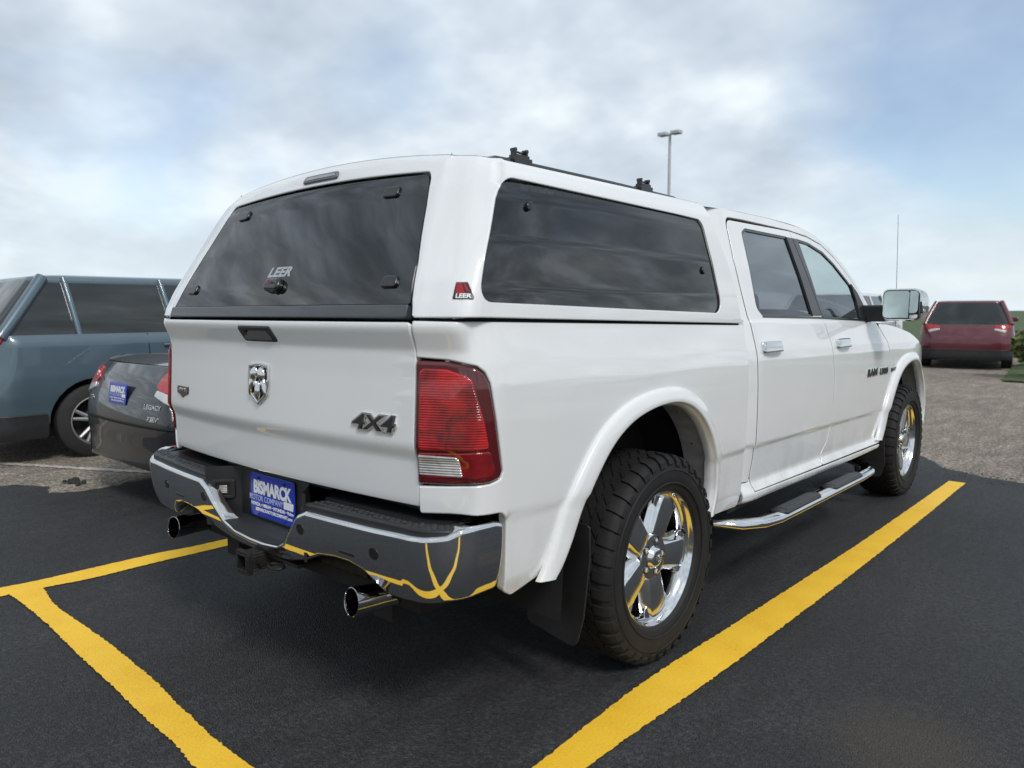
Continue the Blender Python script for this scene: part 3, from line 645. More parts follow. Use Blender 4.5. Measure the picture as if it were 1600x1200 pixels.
# hatch: frameless dark glass and trim strip
m2=lambda l:l+[(2*S0C-a,b,r_) for a,b,r_ in l][::-1]
hg=m2([(hs-.009,1.405,.01),(hs-.020,1.53,0),(hs-.058,1.70,0),(hs-.094,1.806,.05)])
hatch=panel('rear_hatch',pos_cap,rnd(hg),M['capglass'],cap,ds=.03,grid=.05,r=.003,depth=.012,off=-.002,hint=Bk)
hb=m2([(hs-.005,1.362,.008),(hs-.008,1.402,.004)])
panel('hatch_trim',pos_cap,rnd(hb),M['hatchtrim'],hatch,ds=.03,grid=.02,ga=.04,r=.005,depth=.03,off=.010,hint=Bk)
# weather strip edge along hatch right/left
for sg in (0,1):
    s_=hs-.004 if not sg else 2*S0C-hs+.004
    p0=[pos_cap(s_+(-1 if not sg else 1)*float(np.interp(t_,[1.4,1.53,1.70,1.815],[0,.012,.05,.088])),t_) for t_ in np.linspace(1.40,1.77,14)]
    MB().tube([(p[0],p[1]+.010,p[2]) for p in p0],.007,6).build('hatch_seal',M['trim'],hatch)
for a,b in ((-1.538,1.756),(-1.366,1.473)):
    for s_ in (a,2*S0C-a):
        panel('hinge_mount',pos_cap,rnd([(s_-.040,b-.018,.012),(s_+.040,b-.018,.012),(s_+.034,b+.018,.012),(s_-.034,b+.018,.012)]),M['trim'],hatch,ds=.01,grid=.02,r=.006,depth=.010,off=.007,hint=Bk)
hd=panel('hatch_handle',pos_cap,rnd([(S0C-.050,1.455,.02),(S0C+.055,1.452,.02),(S0C+.045,1.495,.018),(S0C-.045,1.495,.018)]),M['trim'],hatch,ds=.008,grid=.02,r=.012,depth=.022,off=.022,hint=Bk)
MB().tube([tuple(np.array(pos_cap(S0C+.015,1.471))+[0,-.02,0]),tuple(np.array(pos_cap(S0C+.015,1.471))+[0,.01,0])],.019,16).build('handle_base',M['black'],hd)
text_mesh('handle_mark','R',.02,pos_cap,S0C-.018,1.478,M['logored'],hd,ext=.0004,off=.0225,weight=.001,hint=Bk)
text_mesh('maker_lettering','LEER',.043,pos_cap,S0C-.006,1.519,M['satin'],hatch,ext=.0003,off=-.0015,weight=.0020,sx=1.58,hint=Bk,shear=.20,space=1.05)
# brake light
bl=panel('high_brake_light',pos_cap,rnd([(S0C-.10,1.821,.008),(S0C+.125,1.821,.008),(S0C+.115,1.838,.008),(S0C-.09,1.838,.008)]),M['grey'],cap,ds=.01,grid=.01,r=.003,depth=.012,off=.008,hint=Bk)
panel('light_lens',pos_cap,rnd([(S0C-.082,1.826,.003),(S0C+.108,1.826,.003),(S0C+.105,1.833,.003),(S0C-.077,1.833,.003)]),M['satin'],bl,ds=.01,grid=.01,r=.001,depth=.006,off=.010,hint=Bk)
# maker badge on the side
lg=panel('shell_badge',pos_cap,rnd([(-1.099,1.418,.003),(-1.034,1.418,.003),(-1.060,1.466,.003),(-1.094,1.466,.003)]),M['trim'],cap,ds=.01,grid=.03,r=.001,depth=.002,off=.0025,hint=Rb)
panel('badge_flag',pos_cap,[(-1.091,1.432),(-1.063,1.432),(-1.076,1.463),(-1.090,1.463)],M['logored'],lg,ds=.01,grid=.03,r=.0005,depth=.001,off=.0035,hint=Rb)
panel('badge_flag',pos_cap,[(-1.060,1.438),(-1.052,1.438),(-1.066,1.463),(-1.072,1.463)],M['logored'],lg,ds=.01,grid=.03,r=.0005,depth=.001,off=.0035,hint=Rb)
text_mesh('badge_text','LEER',.017,pos_cap,-1.067,1.4255,M['white'],lg,ext=.0003,off=.0032,weight=.0006,sx=1.25,hint=Rb)
# roof rails with clamp mounts
for sg in (1,-1):
    pth=[(sg*.72,y,z) for y,z in ((-.70,1.878),(-.67,1.887),(-.60,1.889),(.0,1.889),(.50,1.884),(.53,1.878))]
    rl=MB().tube(pth,.012,8,flat=.9).build('roof_rail',M['trim'],cap)
    for y in ((-.545,.255) if sg>0 else ()):
        mb=MB(); z=1.884
        mb.box((sg*.72,y,z+.010),(.04,.092,.022)).box((sg*.72,y,z+.024),(.034,.070,.014))
        for dy in (-.030,.030):
            mb.box((sg*.72,y+dy,z+.036),(.022,.009,.020)); mb.tube([(sg*.72-.012,y+dy,z+.047),(sg*.72+.012,y+dy,z+.047)],.007,10)
        mb.tube([(sg*.72,y-.030,z+.042),(sg*.72,y+.030,z+.039)],.004,8)
        mb.build('clamp_mount',M['trim'],rl,bevel=.003)
# -- cab: doors
g=.0035
rd=[(.900,1.822,.06),(.857,1.62,0),(.850,1.50,0),(.846,1.365,0),(.850,1.27,0),(.856,1.15,0),(.862,1.0,0),(.868,.80,0),(.866,.68,0),(.850,.59,.02),(.868,.520,.01),(1.783-g,.505,.01),(1.803-g,.571,.04),(1.875-g,.62,.04),(1.908-g,.70,.04),(1.914-g,.858,0),(1.910-g,1.007,0),(1.888-g,1.11,0),(1.863-g,1.226,0),(1.823-g,1.331,0),(1.770-g,1.56,0),(1.716-g,1.828,.004)]
h_r=[(1.032,1.352,.04),(.966,1.40,.04),(1.045,1.755,0),(1.052,1.788,.035),(1.35,1.792,0),(1.80,1.788,.0),(1.80,1.352,0)]
rhole=[(1.010,1.356,.035),(.962,1.395,.04),(1.040,1.77,.035),(1.10,1.793,0),(1.640,1.790,.004),(1.690,1.350,.004)]
fhole=[(1.836,1.342,.006),(1.788,1.789,.006),(1.965,1.778,0),(2.165,1.736,.05),(2.312,1.670,.05),(2.455,1.578,.05),(2.562,1.505,.03),(2.700,1.305,.02)]
rdoor={}
fd=[(1.783+g,.505,.01),(1.803+g,.571,.04),(1.875+g,.62,.04),(1.908+g,.70,.04),(1.914+g,.858,0),(1.910+g,1.007,0),(1.888+g,1.11,0),(1.863+g,1.226,0),(1.823+g,1.331,0),(1.770+g,1.56,0),(1.716+g,1.828,.004),(1.978,1.812,0),(2.172,1.779,.1),(2.348,1.709,.1),(2.491,1.618,.1),(2.605,1.522,.05),(2.815,1.290,.02),(2.967,1.172,0),(3.018,1.088,.1),(3.035,1.0,0),(3.037,.852,0),(3.000,.69,.05),(2.93,.58,.03),(2.875,.488,.02)]
for mir in (False,True):  # door and fender flanges coloured black so the gaps read as shaded
    hh=Rt
    d1=panel('rear_door',pos_cab,rnd(rd,.01),M['paint'],T,holes=[rnd(rhole)],ds=.018,grid=.012,ga=.04,r=.0035,depth=.013,hint=hh,mirror=mir,gap_shade=M['trim'])
    d2=panel('front_door',pos_cab,rnd(fd,.01),M['paint'],T,holes=[rnd(fhole)],ds=.018,grid=.012,ga=.04,r=.0035,depth=.013,hint=hh,mirror=mir,gap_shade=M['trim'])
    # glass and frames
    def ins(pts,d):
        q=resample(rnd(pts),.03)
        if area(q)<0: q=q[::-1]
        return [tuple(v) for v in q-vnorm(q)[0]*d]
    f1=panel('window_frame',pos_cab,ins(rhole,.000),M['trim'],d1,holes=[ins(rhole,.012)],ds=.02,grid=.02,r=.002,depth=.012,off=-.003,hint=hh,mirror=mir)
    panel('window_glass',pos_cab,ins(rhole,.009),M['glass'],d1,ds=.03,grid=.08,r=.001,depth=.004,off=-.008,hint=hh,mirror=mir)
    f2=panel('window_frame',pos_cab,ins(fhole,.000),M['trim'],d2,holes=[ins(fhole,.012)],ds=.02,grid=.02,r=.002,depth=.012,off=-.003,hint=hh,mirror=mir)
    panel('window_glass',pos_cab,ins(fhole,.009),M['clearglass'],d2,ds=.03,grid=.08,r=.001,depth=.004,off=-.008,hint=hh,mirror=mir)
    # b pillar trim
    panel('pillar_trim',pos_cab,rnd([(1.632,1.788,.003),(1.716-g,1.788,.003),(1.770-g,1.56,0),(1.823-g,1.352,.003),(1.683,1.352,.003)],.0),M['bpillar'],d1,ds=.03,grid=.04,r=.002,depth=.006,off=.003,hint=hh,mirror=mir)
    panel('pillar_trim',pos_cab,rnd([(1.716+g,1.788,.003),(1.796,1.788,.003),(1.842,1.342,.003),(1.823+g,1.342,.003),(1.770+g,1.56,0)],.0),M['bpillar'],d2,ds=.03,grid=.04,r=.002,depth=.006,off=.003,hint=hh,mirror=mir)
    # sail trim at the mirror
    panel('mirror_sail',pos_cab,rnd([(2.52,1.318,.01),(2.735,1.302,.01),(2.60,1.49,.01),(2.50,1.565,.01),(2.53,1.44,.03)],.0),M['black'],d2,ds=.03,grid=.04,r=.003,depth=.02,off=.004,hint=hh,mirror=mir)
    # belt strips
    panel('belt_strip',pos_cab,rnd([(1.01,1.357,.003),(1.820,1.345,.003),(1.822,1.334,.003),(1.00,1.348,.003)]),M['trim'],d1,ds=.03,grid=.01,ga=.05,r=.003,depth=.008,off=.004,hint=hh,mirror=mir)
    panel('belt_strip',pos_cab,rnd([(1.830,1.345,.003),(2.66,1.322,.003),(2.67,1.310,.003),(1.831,1.333,.003)]),M['trim'],d2,ds=.03,grid=.01,ga=.05,r=.003,depth=.008,off=.004,hint=hh,mirror=mir)
    # handles
    for d,(a0,a1),zc in ((d1,(.905,1.135),1.205),(d2,(1.945,2.175),1.188)):
        hc=panel('door_handle',pos_cab,rnd([(a0,zc-.026,.012),(a1-.01,zc-.026,.012),(a1,zc+.024,.012),(a0+.0,zc+.028,.012)]),M['chrome'],d,ds=.01,grid=.014,r=.008,depth=.02,off=.012,hint=hh,mirror=mir,bulge=lambda q,a0=a0,a1=a1:.022*np.clip(np.sin(np.clip((q[:,0]-a0-.01)/(a1-a0-.02),0,1)*np.pi),0,1)**.5)
    # rocker and fender
    panel('rocker_panel',pos_cab,rnd([(.775,.455,.01),(2.83,.455,.01),(2.872,.481,.01),(1.78,.499,0),(.864,.518,.004),(.846,.589,.004),(.840,.566,.004),(.772,.566,.01)]),M['paint'],T,ds=.02,grid=.012,ga=.05,r=.004,depth=.03,hint=hh,mirror=mir)
    panel('cab_corner',pos_cab,rnd([(.757,.57,.01),(.840,.57,.02),(.858,.68,0),(.860,.80,0),(.855,1.0,0),(.849,1.15,0),(.843,1.27,0),(.839,1.365,0),(.843,1.50,0),(.850,1.62,0),(.892,1.835,.07),(1.10,1.838,0),(1.716,1.833,0),(1.978,1.818,.1),(2.172,1.785,.1),(2.348,1.715,.1),(2.491,1.624,.1),(2.605,1.528,.05),(2.80,1.312,0),(2.86,1.30,.01),(2.62,1.57,.05),(2.49,1.675,.1),(2.33,1.765,.1),(2.13,1.835,.1),(1.93,1.866,.1),(1.45,1.88,0),(.90,1.877,.05),(.66,1.866,.03),(.69,1.60,0),(.733,1.34,0),(.757,1.30,.01)],.02),M['paint'],T,ds=.018,grid=.02,ga=.03,r=.004,depth=.02,hint=hh,mirror=mir)
    fe=[(2.875+g*2,.488,.02),(2.93+g*2,.58,.03),(3.000+g*2,.69,.05),(3.037+g*2,.852,0),(3.035+g*2,1.0,0),(3.018+g*2,1.088,.1),(2.967+g*2,1.172,0),(2.823,1.295,.02),(3.05,1.285,.1),(3.3,1.262,.2),(3.6,1.215,.2),(3.85,1.155,.2),(4.08,1.085,.1),(4.22,.99,.1),(4.29,.88,.1),(4.32,.62,.02),(4.09,.60,.02)]
    fe+=[(y+3.569,z-.018,0) for y,z in AM[::-1] if z>.53]
    panel('front_fender',pos_cab,rnd(fe,.01),M['paint'],T,gap_shade=M['trim'],ds=.018,grid=.02,ga=.03,r=.005,depth=.02,hint=hh,mirror=mir)
# flares
def flare(yh,dz,P,mirror):
    mb=MB(); n=len(AO); prof=[(0,-.004),(.015,.008),(.06,.0135),(.30,.020),(.60,.0255),(.86,.029),(.94,.0275),(.985,.022),(1.0,.014)]
    rows=[]
    for k,(o_,i_) in enumerate(zip(AO,AI)):
        row=[]
        for u,d in prof:
            y=yh+o_[0]+(i_[0]-o_[0])*u; z=o_[1]+(i_[1]-o_[1])*u+dz
            p=P(y,z); row.append((max(float(p[0]),.975)+d,y,z))
        x,y,z=row[-1]
        cy,cz=yh+0,.45; dy,dz_=(y-cy),(z-cz); 
        for dx,k2 in ((.004,-.004),(.022,-.012),(.04,-.010),(.05,.012),(.12,.02)):
            l=math.hypot(dy,dz_); row.append((x-dx,y+dy/l*k2,z+dz_/l*k2))
        rows.append(row)
    m=len(rows[0]); vs=[v for r_ in rows for v in r_]; fs=[]; 
    for i in range(n-1):
        for j in range(m-1): fs.append((i*m+j,i*m+j+1,(i+1)*m+j+1,(i+1)*m+j))
    mb.add(vs,fs); me=mb.mesh('wheel_arch_flare',50,mirror)
    o=finish('wheel_arch_flare',me,M['paint'],T)
    import bmesh
    b=bmesh.new(); b.from_mesh(me); bmesh.ops.recalc_face_normals(b,faces=b.faces)
    s=sum((f.normal.x*(-1 if mirror else 1)) for f in b.faces)
    if s<0: bmesh.ops.reverse_faces(b,faces=b.faces)
    b.to_mesh(me)
    # dusty liner strip inside
    mb=MB(); vs=[];fs=[]
    for (a_,z) in AI:
        y=yh+a_; dy,dz_=a_,z+dz-.45; l=math.hypot(dy,dz_)
        for x,k2 in ((.995,.004),(.93,.008),(.845,.012)): vs.append((x,y+dy/l*k2,z+dz+dz_/l*k2))
    for i in range(len(AI)-1):
        for j in range(2): fs.append((i*3+j,i*3+j+1,(i+1)*3+j+1,(i+1)*3+j))
    mb.add(vs,fs); mb.build('arch_return',M['fleece'],o,mirror=mirror)
    for q in (38,46,54,64):
        mb=MB(); a_,z=AI[q]; dy,dz_=a_,z+dz-.45; l=math.hypot(dy,dz_)
        p=Vector((.90,yh+a_+dy/l*.016,z+dz+dz_/l*.016)); mb.tube([p,p-Vector((0,dy/l,dz_/l))*.006],.009,8)
        mb.build('liner_clip',M['rust'],o,mirror=mirror)
for mir in (False,True):
    flare(0,0,pos_bed,mir); flare(3.569,-.018,pos_cab,mir)
    # inner wheel housings
    for yh in (0,3.569):
        mb=MB(); vs=[];fs=[]
        pts=[(-.62,.35),(-.60,.62),(-.48,.86),(-.30,1.0),(0,1.055),(.22,1.01),(.38,.90),(.47,.72),(.48,.35)]
        for y,z in pts: vs+=[(.965,yh+y,z),(.62,yh+y,z)]
        for i in range(len(pts)-1): fs.append((2*i,2*i+1,2*i+3,2*i+2))
        fs.append(tuple(2*i+1 for i in range(len(pts))))
        mb.add(vs,fs); mb.build('wheel_housing',M['liner'],T,mirror=mir)
# mud flaps
for mir in (False,True):
    sg=-1 if mir else 1
    for yf_,x0,x1,z0,z1,nm in ((-.525,.705,.985,.232,.66,'mud_flap'),(2.955,.815,1.000,.235,.62,'mud_flap')):
        pts=rnd([(x0,z0+.015,.03),(x1-.02,z0-.005,.03),(x1+.004,z0+.10,.03),(x1+(.022 if yf_<0 else -.008),z1-.12,0),(x1+(.020 if yf_<0 else -.02),z1,.01),(x0,z1,.01)])
        def fn(a,b,d,yf_=yf_,z1=z1): return (a,yf_+d-.012*((z1-b)/.45)**2+(.012*((a-.9)/.1)**2),b)
        mb=MB(); mb.prism(pts,fn,-.004,.004); mb.build(nm,M['flap'],T,bevel=.002,mirror=mir,fixn=True)
# -- wheels
def torus_wheel(name,yh,sg):
    hub=Vector((sg*.865,yh,.410))
    base=MB().lathe([(-.02,.16),(-.02,.0)],(0,0,0),'x',24)
    base.lathe([(.0,.165),(.008,.165),(.008,.06),(.03,.06)],(0,0,0),'x',32).tube([(-.15,0,0),(.03,0,0)],.05,16)
    wh=base.build('wheel',M['brakesteel'],T,loc=None,mirror=sg<0)
    wh.parent=T; wh.matrix_parent_inverse=Matrix.Translation(-Vector(T.location)); wh.location=hub
    # tyre carcass
    ro=.4155; prof=[(-.110,.262),(-.128,.275),(-.139,.31),(-.1415,.345),(-.136,.375),(-.124,.395),(-.105,.406),(-.06,.4095),(0,.4105),(.06,.4095),(.105,.406),(.124,.395),(.136,.375),(.1415,.345),(.139,.31),(.128,.278),(.117,.270),(.108,.262)]
    mb=MB().lathe(prof,(0,0,0),'x',72)
    # raised sidewall rings
    mb.lathe([(.1385,.300),(.1425,.302),(.1428,.305),(.1400,.308)],(0,0,0),'x',72)
    mb.lathe([(.1405,.352),(.1432,.354),(.1430,.357),(.1395,.360)],(0,0,0),'x',72)
    ns=40
    def blk(a0,a1,w0,w1,skew=0,r1=ro,r0=.404,nseg=3,tw=.0):
        vs=[];fs=[]
        for i in range(nseg+1):
            for (wv,rv) in ((w0,r0),(w0,r1),(w1,r1),(w1,r0)):
                f_=(wv-w0)/(w1-w0+1e-9); a=a0+(a1-a0)*i/nseg+skew*(f_-.5)+tw
                rr=rv-(.0035 if abs(wv)>.085 and rv>r0 else 0); vs.append((wv,rr*math.cos(a),rr*math.sin(a)))
        for i in range(nseg):
            for k in range(4): fs.append((i*4+k,i*4+(k+1)%4,(i+1)*4+(k+1)%4,(i+1)*4+k))
        fs.append((0,3,2,1)); e=nseg*4; fs.append((e,e+1,e+2,e+3)); return vs,fs
    st=2*math.pi/ns
    for k in range(ns):
        a=k*st
        for side in (-1,1):
            w_=lambda q:q*side
            long_=.0 if k%2 else .006
            # shoulder lug wrapping on to the sidewall
            vs=[];fs=[]
            prof_l=[(.078,.405),(.078,ro),(.112,ro-.003),(.128,ro-.014),(.1360+long_*.3,.396-long_*.6),(.1415,.381-long_*1.4),(.1390,.374-long_*1.4),(.130,.388),(.118,.398)]
            n_=len(prof_l)
            a0=a+.03; a1=a+st*.74
            for i in range(3):
                for (wv,rv) in prof_l:
                    aa=a0+(a1-a0)*i/2+.05*(wv-.1)/.04*side*.3; vs.append((wv*side,rv*math.cos(aa),rv*math.sin(aa)))
            for i in range(2):
                for q in range(n_): fs.append((i*n_+q,i*n_+(q+1)%n_,(i+1)*n_+(q+1)%n_,(i+1)*n_+q))
            fs.append(tuple(range(n_))); fs.append(tuple(2*n_+q for q in range(n_))[::-1]); mb.add(vs,fs)
            mb.add(*blk(a+st*.35,a+st*1.10,.034*side,.070*side,.10*side))
            mb.add(*blk(a+st*.42,a+st*.66,.030*side,.052*side,-.10*side,tw=st*.42))
        mb.add(*blk(a+st*.1,a+st*.80,-.026,.026,.16))
    t_=mb.build('tyre',M['rubber'],wh,smooth=30,mirror=sg<0,fixn=True)
    # rim: barrel + lip
    mb=MB().lathe([(-.11,.262),(-.10,.245),(-.05,.236),(.03,.236),(.075,.240),(.098,.250),(.104,.262),(.110,.2705),(.115,.2715),(.1175,.268),(.1165,.263),(.108,.259),(.100,.254),(.080,.2505)],(0,0,0),'x',96)
    rim=mb.build('rim',M['wheelchrome'],wh,smooth=40,mirror=sg<0,fixn=True)
    mb=MB().lathe([(-.07,.236),(-.07,.0)],(0,0,0),'x',48); mb.build('rim_back',M['liner'],rim,mirror=sg<0)
    # five broad spokes
    mb=MB()
    for k in range(5):
        a=R(-80)+k*2*math.pi/5
        ur=Vector((0,math.cos(a),math.sin(a))); ut=Vector((0,-math.sin(a),math.cos(a)))
        secs=[(.030,.058,.066,0),(.075,.060,.078,0),(.092,.061,.083,0),(.13,.064,.085,0),(.17,.068,.088,0),(.205,.072,.090,0),(.228,.066,.091,0),(.250,.060,.088,0)]
        vs=[];fs=[]
        for (r_,hw,x,th) in secs:
            c=ur*r_
            for (t2,dx) in ((-hw-.014,-.040),(-hw-.001,-.016),(-hw*.74,.0),(-hw*.25,.003),(hw*.25,.003),(hw*.74,.0),(hw+.001,-.016),(hw+.014,-.040),(hw*.9,-.055),(-hw*.9,-.055)):
                vs.append(tuple(c+ut*t2+Vector((x+dx,0,0))))
        n_=10
        for i in range(len(secs)-1):
            for q in range(n_): fs.append((i*n_+q,i*n_+(q+1)%n_,(i+1)*n_+(q+1)%n_,(i+1)*n_+q))
        fs.append(tuple(range(n_))); fs.append(tuple((len(secs)-1)*n_+q for q in range(n_)))
        mb.add(vs,fs)
        # stepped ledges flanking each spoke near the rim
        for s2 in (-1,1):
            for (ra,rb_,ta,tb_,x0,x1) in ((.182,.252,.060,.094,.070,.078),(.208,.254,.062,.116,.052,.062),(.228,.256,.062,.135,.036,.046)):
                q=[]
                for (rr,tt,xx) in ((ra,ta,x1),(rb_-.004,ta,x1+.006),(rb_-.012,tb_,x1+.004),(ra+.016,tb_-.010,x1-.004)):
                    q.append(ur*rr+ut*(s2*tt)+Vector((xx,0,0)))
                vs=[tuple(v) for v in q]+[tuple(v-Vector((.012,0,0))) for v in q]
                mb.add(vs,[(0,1,2,3),(7,6,5,4),(0,4,5,1),(1,5,6,2),(2,6,7,3),(3,7,4,0)])
    sp=mb.build('spokes',M['wheelchrome'],rim,smooth=28,bevel=.003,mirror=sg<0,fixn=True)
    mb=MB().lathe([(.06,.096),(.078,.094),(.0835,.089),(.0845,.080),(.0845,.047),(.088,.044),(.098,.040),(.103,.034),(.1045,.026),(.106,.0)],(0,0,0),'x',40)
    mb.build('hub_cap',M['wheelchrome'],rim,smooth=35,mirror=sg<0,fixn=True)
    mb=MB()
    for sx in (-1,1):
        mb.tube([(.1055,sx*.003,.010),(.107,sx*.011,.012),(.107,sx*.014,.002),(.106,sx*.009,-.004)],[.003,.0035,.003,.002],8)
    mb.tube([(.106,0,.006),(.108,0,-.008),(.106,0,-.016)],[.0045,.004,.0025],8)
    mb.build('ram_head',M['satin'],rim,mirror=sg<0)
    for k in range(5):
        a=R(-72)+k*2*math.pi/5; c=(0,.066*math.cos(a),.066*math.sin(a))
        MB().lathe([(.080,.019),(.0865,.0185),(.0865,.0150),(.080,.0150),(.080,.0)],c,'x',20).build('lug_recess',M['trim'],rim,mirror=sg<0,fixn=True)
        MB().lathe([(.074,.0105),(.088,.0105),(.092,.007),(.0935,0)],c,'x',6).build('lug_nut',M['wheelchrome'],rim,smooth=20,mirror=sg<0,fixn=True)
    a=R(15); MB().tube([(.085,.235*math.cos(a),.235*math.sin(a)),(.105,.215*math.cos(a),.215*math.sin(a))],.006,8).build('valve_stem',M['trim'],rim,mirror=sg<0)
    return wh
for sg in (1,-1):
    for yh in (0,3.569): torus_wheel('wheel',yh,sg)
# -- running boards
for mir in (False,True):
    sb=MB().tube([(.80,.60,.42),(.90,.62,.405),(.985,.70,.395),(1.035,.82,.388),(1.052,.95,.384),(1.055,1.2,.382),(1.055,2.2,.372),(1.050,2.40,.370),(1.02,2.52,.372),(.96,2.60,.378),(.84,2.64,.39)],[.030,.036,.042,.044,.045,.045,.045,.045,.043,.038,.030],20,flat=.62).build('running_board',M['chrome'],T,smooth=60,mirror=mir)
    for y0,y1 in ((.98,1.50),(1.68,2.20)):
        P_=lambda a,b:np.stack([1.050+np.asarray(b,float),np.asarray(a,float),.402-.0095*(np.asarray(a,float)-1.)+.0*b-6*np.asarray(b,float)**2],-1)
        pts=rnd([(y0,-.048,.03),(y1,-.048,.03),(y1,.040,.04),(y0,.040,.04)])
        sp=panel('step_pad',P_,pts,M['black'],sb,ds=.012,grid=.015,r=.008,depth=.016,off=.016,hint=(0,0,1),mirror=mir)
        mb=MB()
        for i in range(5): 
            xx=-.032+.014*i; p=[P_(y0+.05,xx),P_(y1-.05,xx)]; mb.tube([tuple(q+np.array([0,0,.0165])) for q in p],.003,6)
        mb.build('tread_ribs',M['trim'],sp,mirror=mir)
    MB().box((.80,1.65,.45),(.25,1.9,.03)).build('board_bracket',M['liner'],sb,smooth=0,mirror=mir)
# -- door mirror (extendable towing mirror)
for mir in (False,True):
    mm=MB()
    # housing: lofted rounded box, rear face flat
    def sec(y,k,x0,x1,z0,z1,rr):
        pts=rnd([(x0,z0,rr),(x1,z0,rr*1.3),(x1,z1,rr*1.3),(x0,z1,rr)],n=5); return [(a,y,b) for a,b in pts]
    rings=[sec(2.575,0,1.050,1.262,1.322,1.508,.035),sec(2.590,0,1.040,1.272,1.314,1.516,.040),sec(2.66,0,1.045,1.288,1.320,1.510,.045),sec(2.72,0,1.065,1.285,1.345,1.492,.05),sec(2.755,0,1.10,1.255,1.375,1.465,.04)]
    n_=len(rings[0]); vs=[v for r_ in rings for v in r_]; fs=[]
    for i in range(len(rings)-1):
        for k in range(n_): fs.append((i*n_+k,i*n_+(k+1)%n_,(i+1)*n_+(k+1)%n_,(i+1)*n_+k))
    fs.append(tuple(range(n_))); fs.append(tuple((len(rings)-1)*n_+k for k in range(n_)))
    ho=mm.add(vs,fs).build('door_mirror',M['chrome'],T,smooth=45,mirror=mir,fixn=True)
    Pm=lambda a,b:np.stack([np.asarray(a,float),2.574+0*np.asarray(a,float)+.10*(np.asarray(a,float)-1.15)*0,np.asarray(b,float)],-1)
    panel('mirror_bezel',Pm,rnd([(1.052,1.326,.03),(1.260,1.326,.03),(1.260,1.504,.03),(1.052,1.504,.03)]),M['trim'],ho,ds=.01,grid=.03,r=.002,depth=.004,off=.002,hint=Bk,mirror=mir)
    Pm2=lambda a,b:np.stack([np.asarray(a,float),2.566+.20*(np.asarray(a,float)-1.13)+.13*(np.asarray(b,float)-1.41),np.asarray(b,float)],-1)
    panel('mirror_glass',Pm2,rnd([(1.060,1.332,.026),(1.200,1.332,.004),(1.200,1.498,.004),(1.060,1.498,.026)]),M['silver'],ho,ds=.01,grid=.03,r=.001,depth=.004,off=.018,hint=Bk,mirror=mir)
    Pm3=lambda a,b:np.stack([np.asarray(a,float),2.572+.12*(np.asarray(a,float)-1.21)+.10*(np.asarray(b,float)-1.41),np.asarray(b,float)],-1)
    panel('wide_mirror_glass',Pm3,rnd([(1.206,1.362,.004),(1.252,1.362,.02),(1.252,1.498,.02),(1.206,1.498,.004)]),M['silver'],ho,ds=.01,grid=.03,r=.001,depth=.004,off=.016,hint=Bk,mirror=mir)
    panel('turn_lamp',Pm,rnd([(1.206,1.330,.004),(1.250,1.330,.012),(1.252,1.354,.004),(1.206,1.354,.004)]),M['white'],ho,ds=.01,grid=.03,r=.002,depth=.004,off=.006,hint=Bk,mirror=mir)
    am=MB().box((.985,2.635,1.362),(.16,.085,.105)); am.build('mirror_arm',M['black'],ho,bevel=.015,mirror=mir,seg=3)
# -- antenna
at=MB().tube([(.862,3.585,1.19),(.866,3.59,1.215),(.868,3.592,1.232)],[.016,.012,.005],12); at.tube([(.868,3.592,1.232),(.872,3.55,1.60),(.875,3.50,2.075)],[.0022,.0018,.0014],6)
at.build('antenna',M['trim'],T,smooth=50)
# -- roof of the cab, windscreen, rear wall, bonnet, nose
yr=[.66,.72,.9,1.1,1.45,1.75,1.93,2.13,2.33,2.49,2.62,2.74,2.86]
zr=[1.862,1.866,1.873,1.879,1.879,1.873,1.864,1.833,1.763,1.673,1.568,1.44,1.300]
def cabx(y,z): return float(pos_cab(y,z)[0])
def roofpt(i,u):
    y,z=yr[i],zr[i]; x=cabx(max(y,.86),z); cr_=[.02,.03,.04,.05,.055,.055,.055,.07,.10,.13,.16,.19,.22][i]
    s=math.sin(u*math.pi/2); return (x*(1-u),y+(.0 if i<6 else .0),z+cr_*(1-(1-u)**2.2))
nU=14
def skin(i0,i1,name,m,par,u0=0,u1=2):
    vs=[];fs=[]; cnt=0
    for i in range(i0,i1+1):
        for k in range(2*nU+1):
            u=k/nU; p=roofpt(i,u if u<=1 else 2-u); vs.append((p[0] if u<=1 else -p[0],p[1],p[2]))
    w_=2*nU+1
    for i in range(i1-i0):
        for k in range(2*nU): fs.append((i*w_+k,(i+1)*w_+k,(i+1)*w_+k+1,i*w_+k+1))
    return MB().add(vs,fs).build(name,m,par,smooth=60,fixn=True)
rf=skin(0,6,'cab_roof',M['paint'],T)
skin(6,12,'windshield',M['clearglass'],T)
MB().add([(-.90,.765,.5),(.90,.765,.5),(.90,.755,1.35),(.74,.68,1.86),(-.74,.68,1.86),(-.90,.755,1.35)],[(0,1,2,3,4,5)]).build('cab_rear_wall',M['paint'],T,smooth=0)
# bonnet
yb=[2.86,3.05,3.3,3.6,3.85,4.08,4.22,4.29,4.31]; zb=[1.296,1.287,1.264,1.217,1.157,1.087,.992,.90,.80]
vs=[];fs=[]
for y,z in zip(yb,zb):
    x=cabx(y,z)-.006
    for k in range(25):
        u=k/24*2-1; vs.append((x*u,y+.10*(1-u*u)*(y>3.8),z+.075*(1-abs(u)**3)+(.02 if abs(u)<.45 else 0)))
for i in range(len(yb)-1):
    for k in range(24): fs.append((i*25+k,i*25+k+1,(i+1)*25+k+1,(i+1)*25+k))
MB().add(vs,fs).build('hood',M['paint'],T,smooth=60,fixn=True)
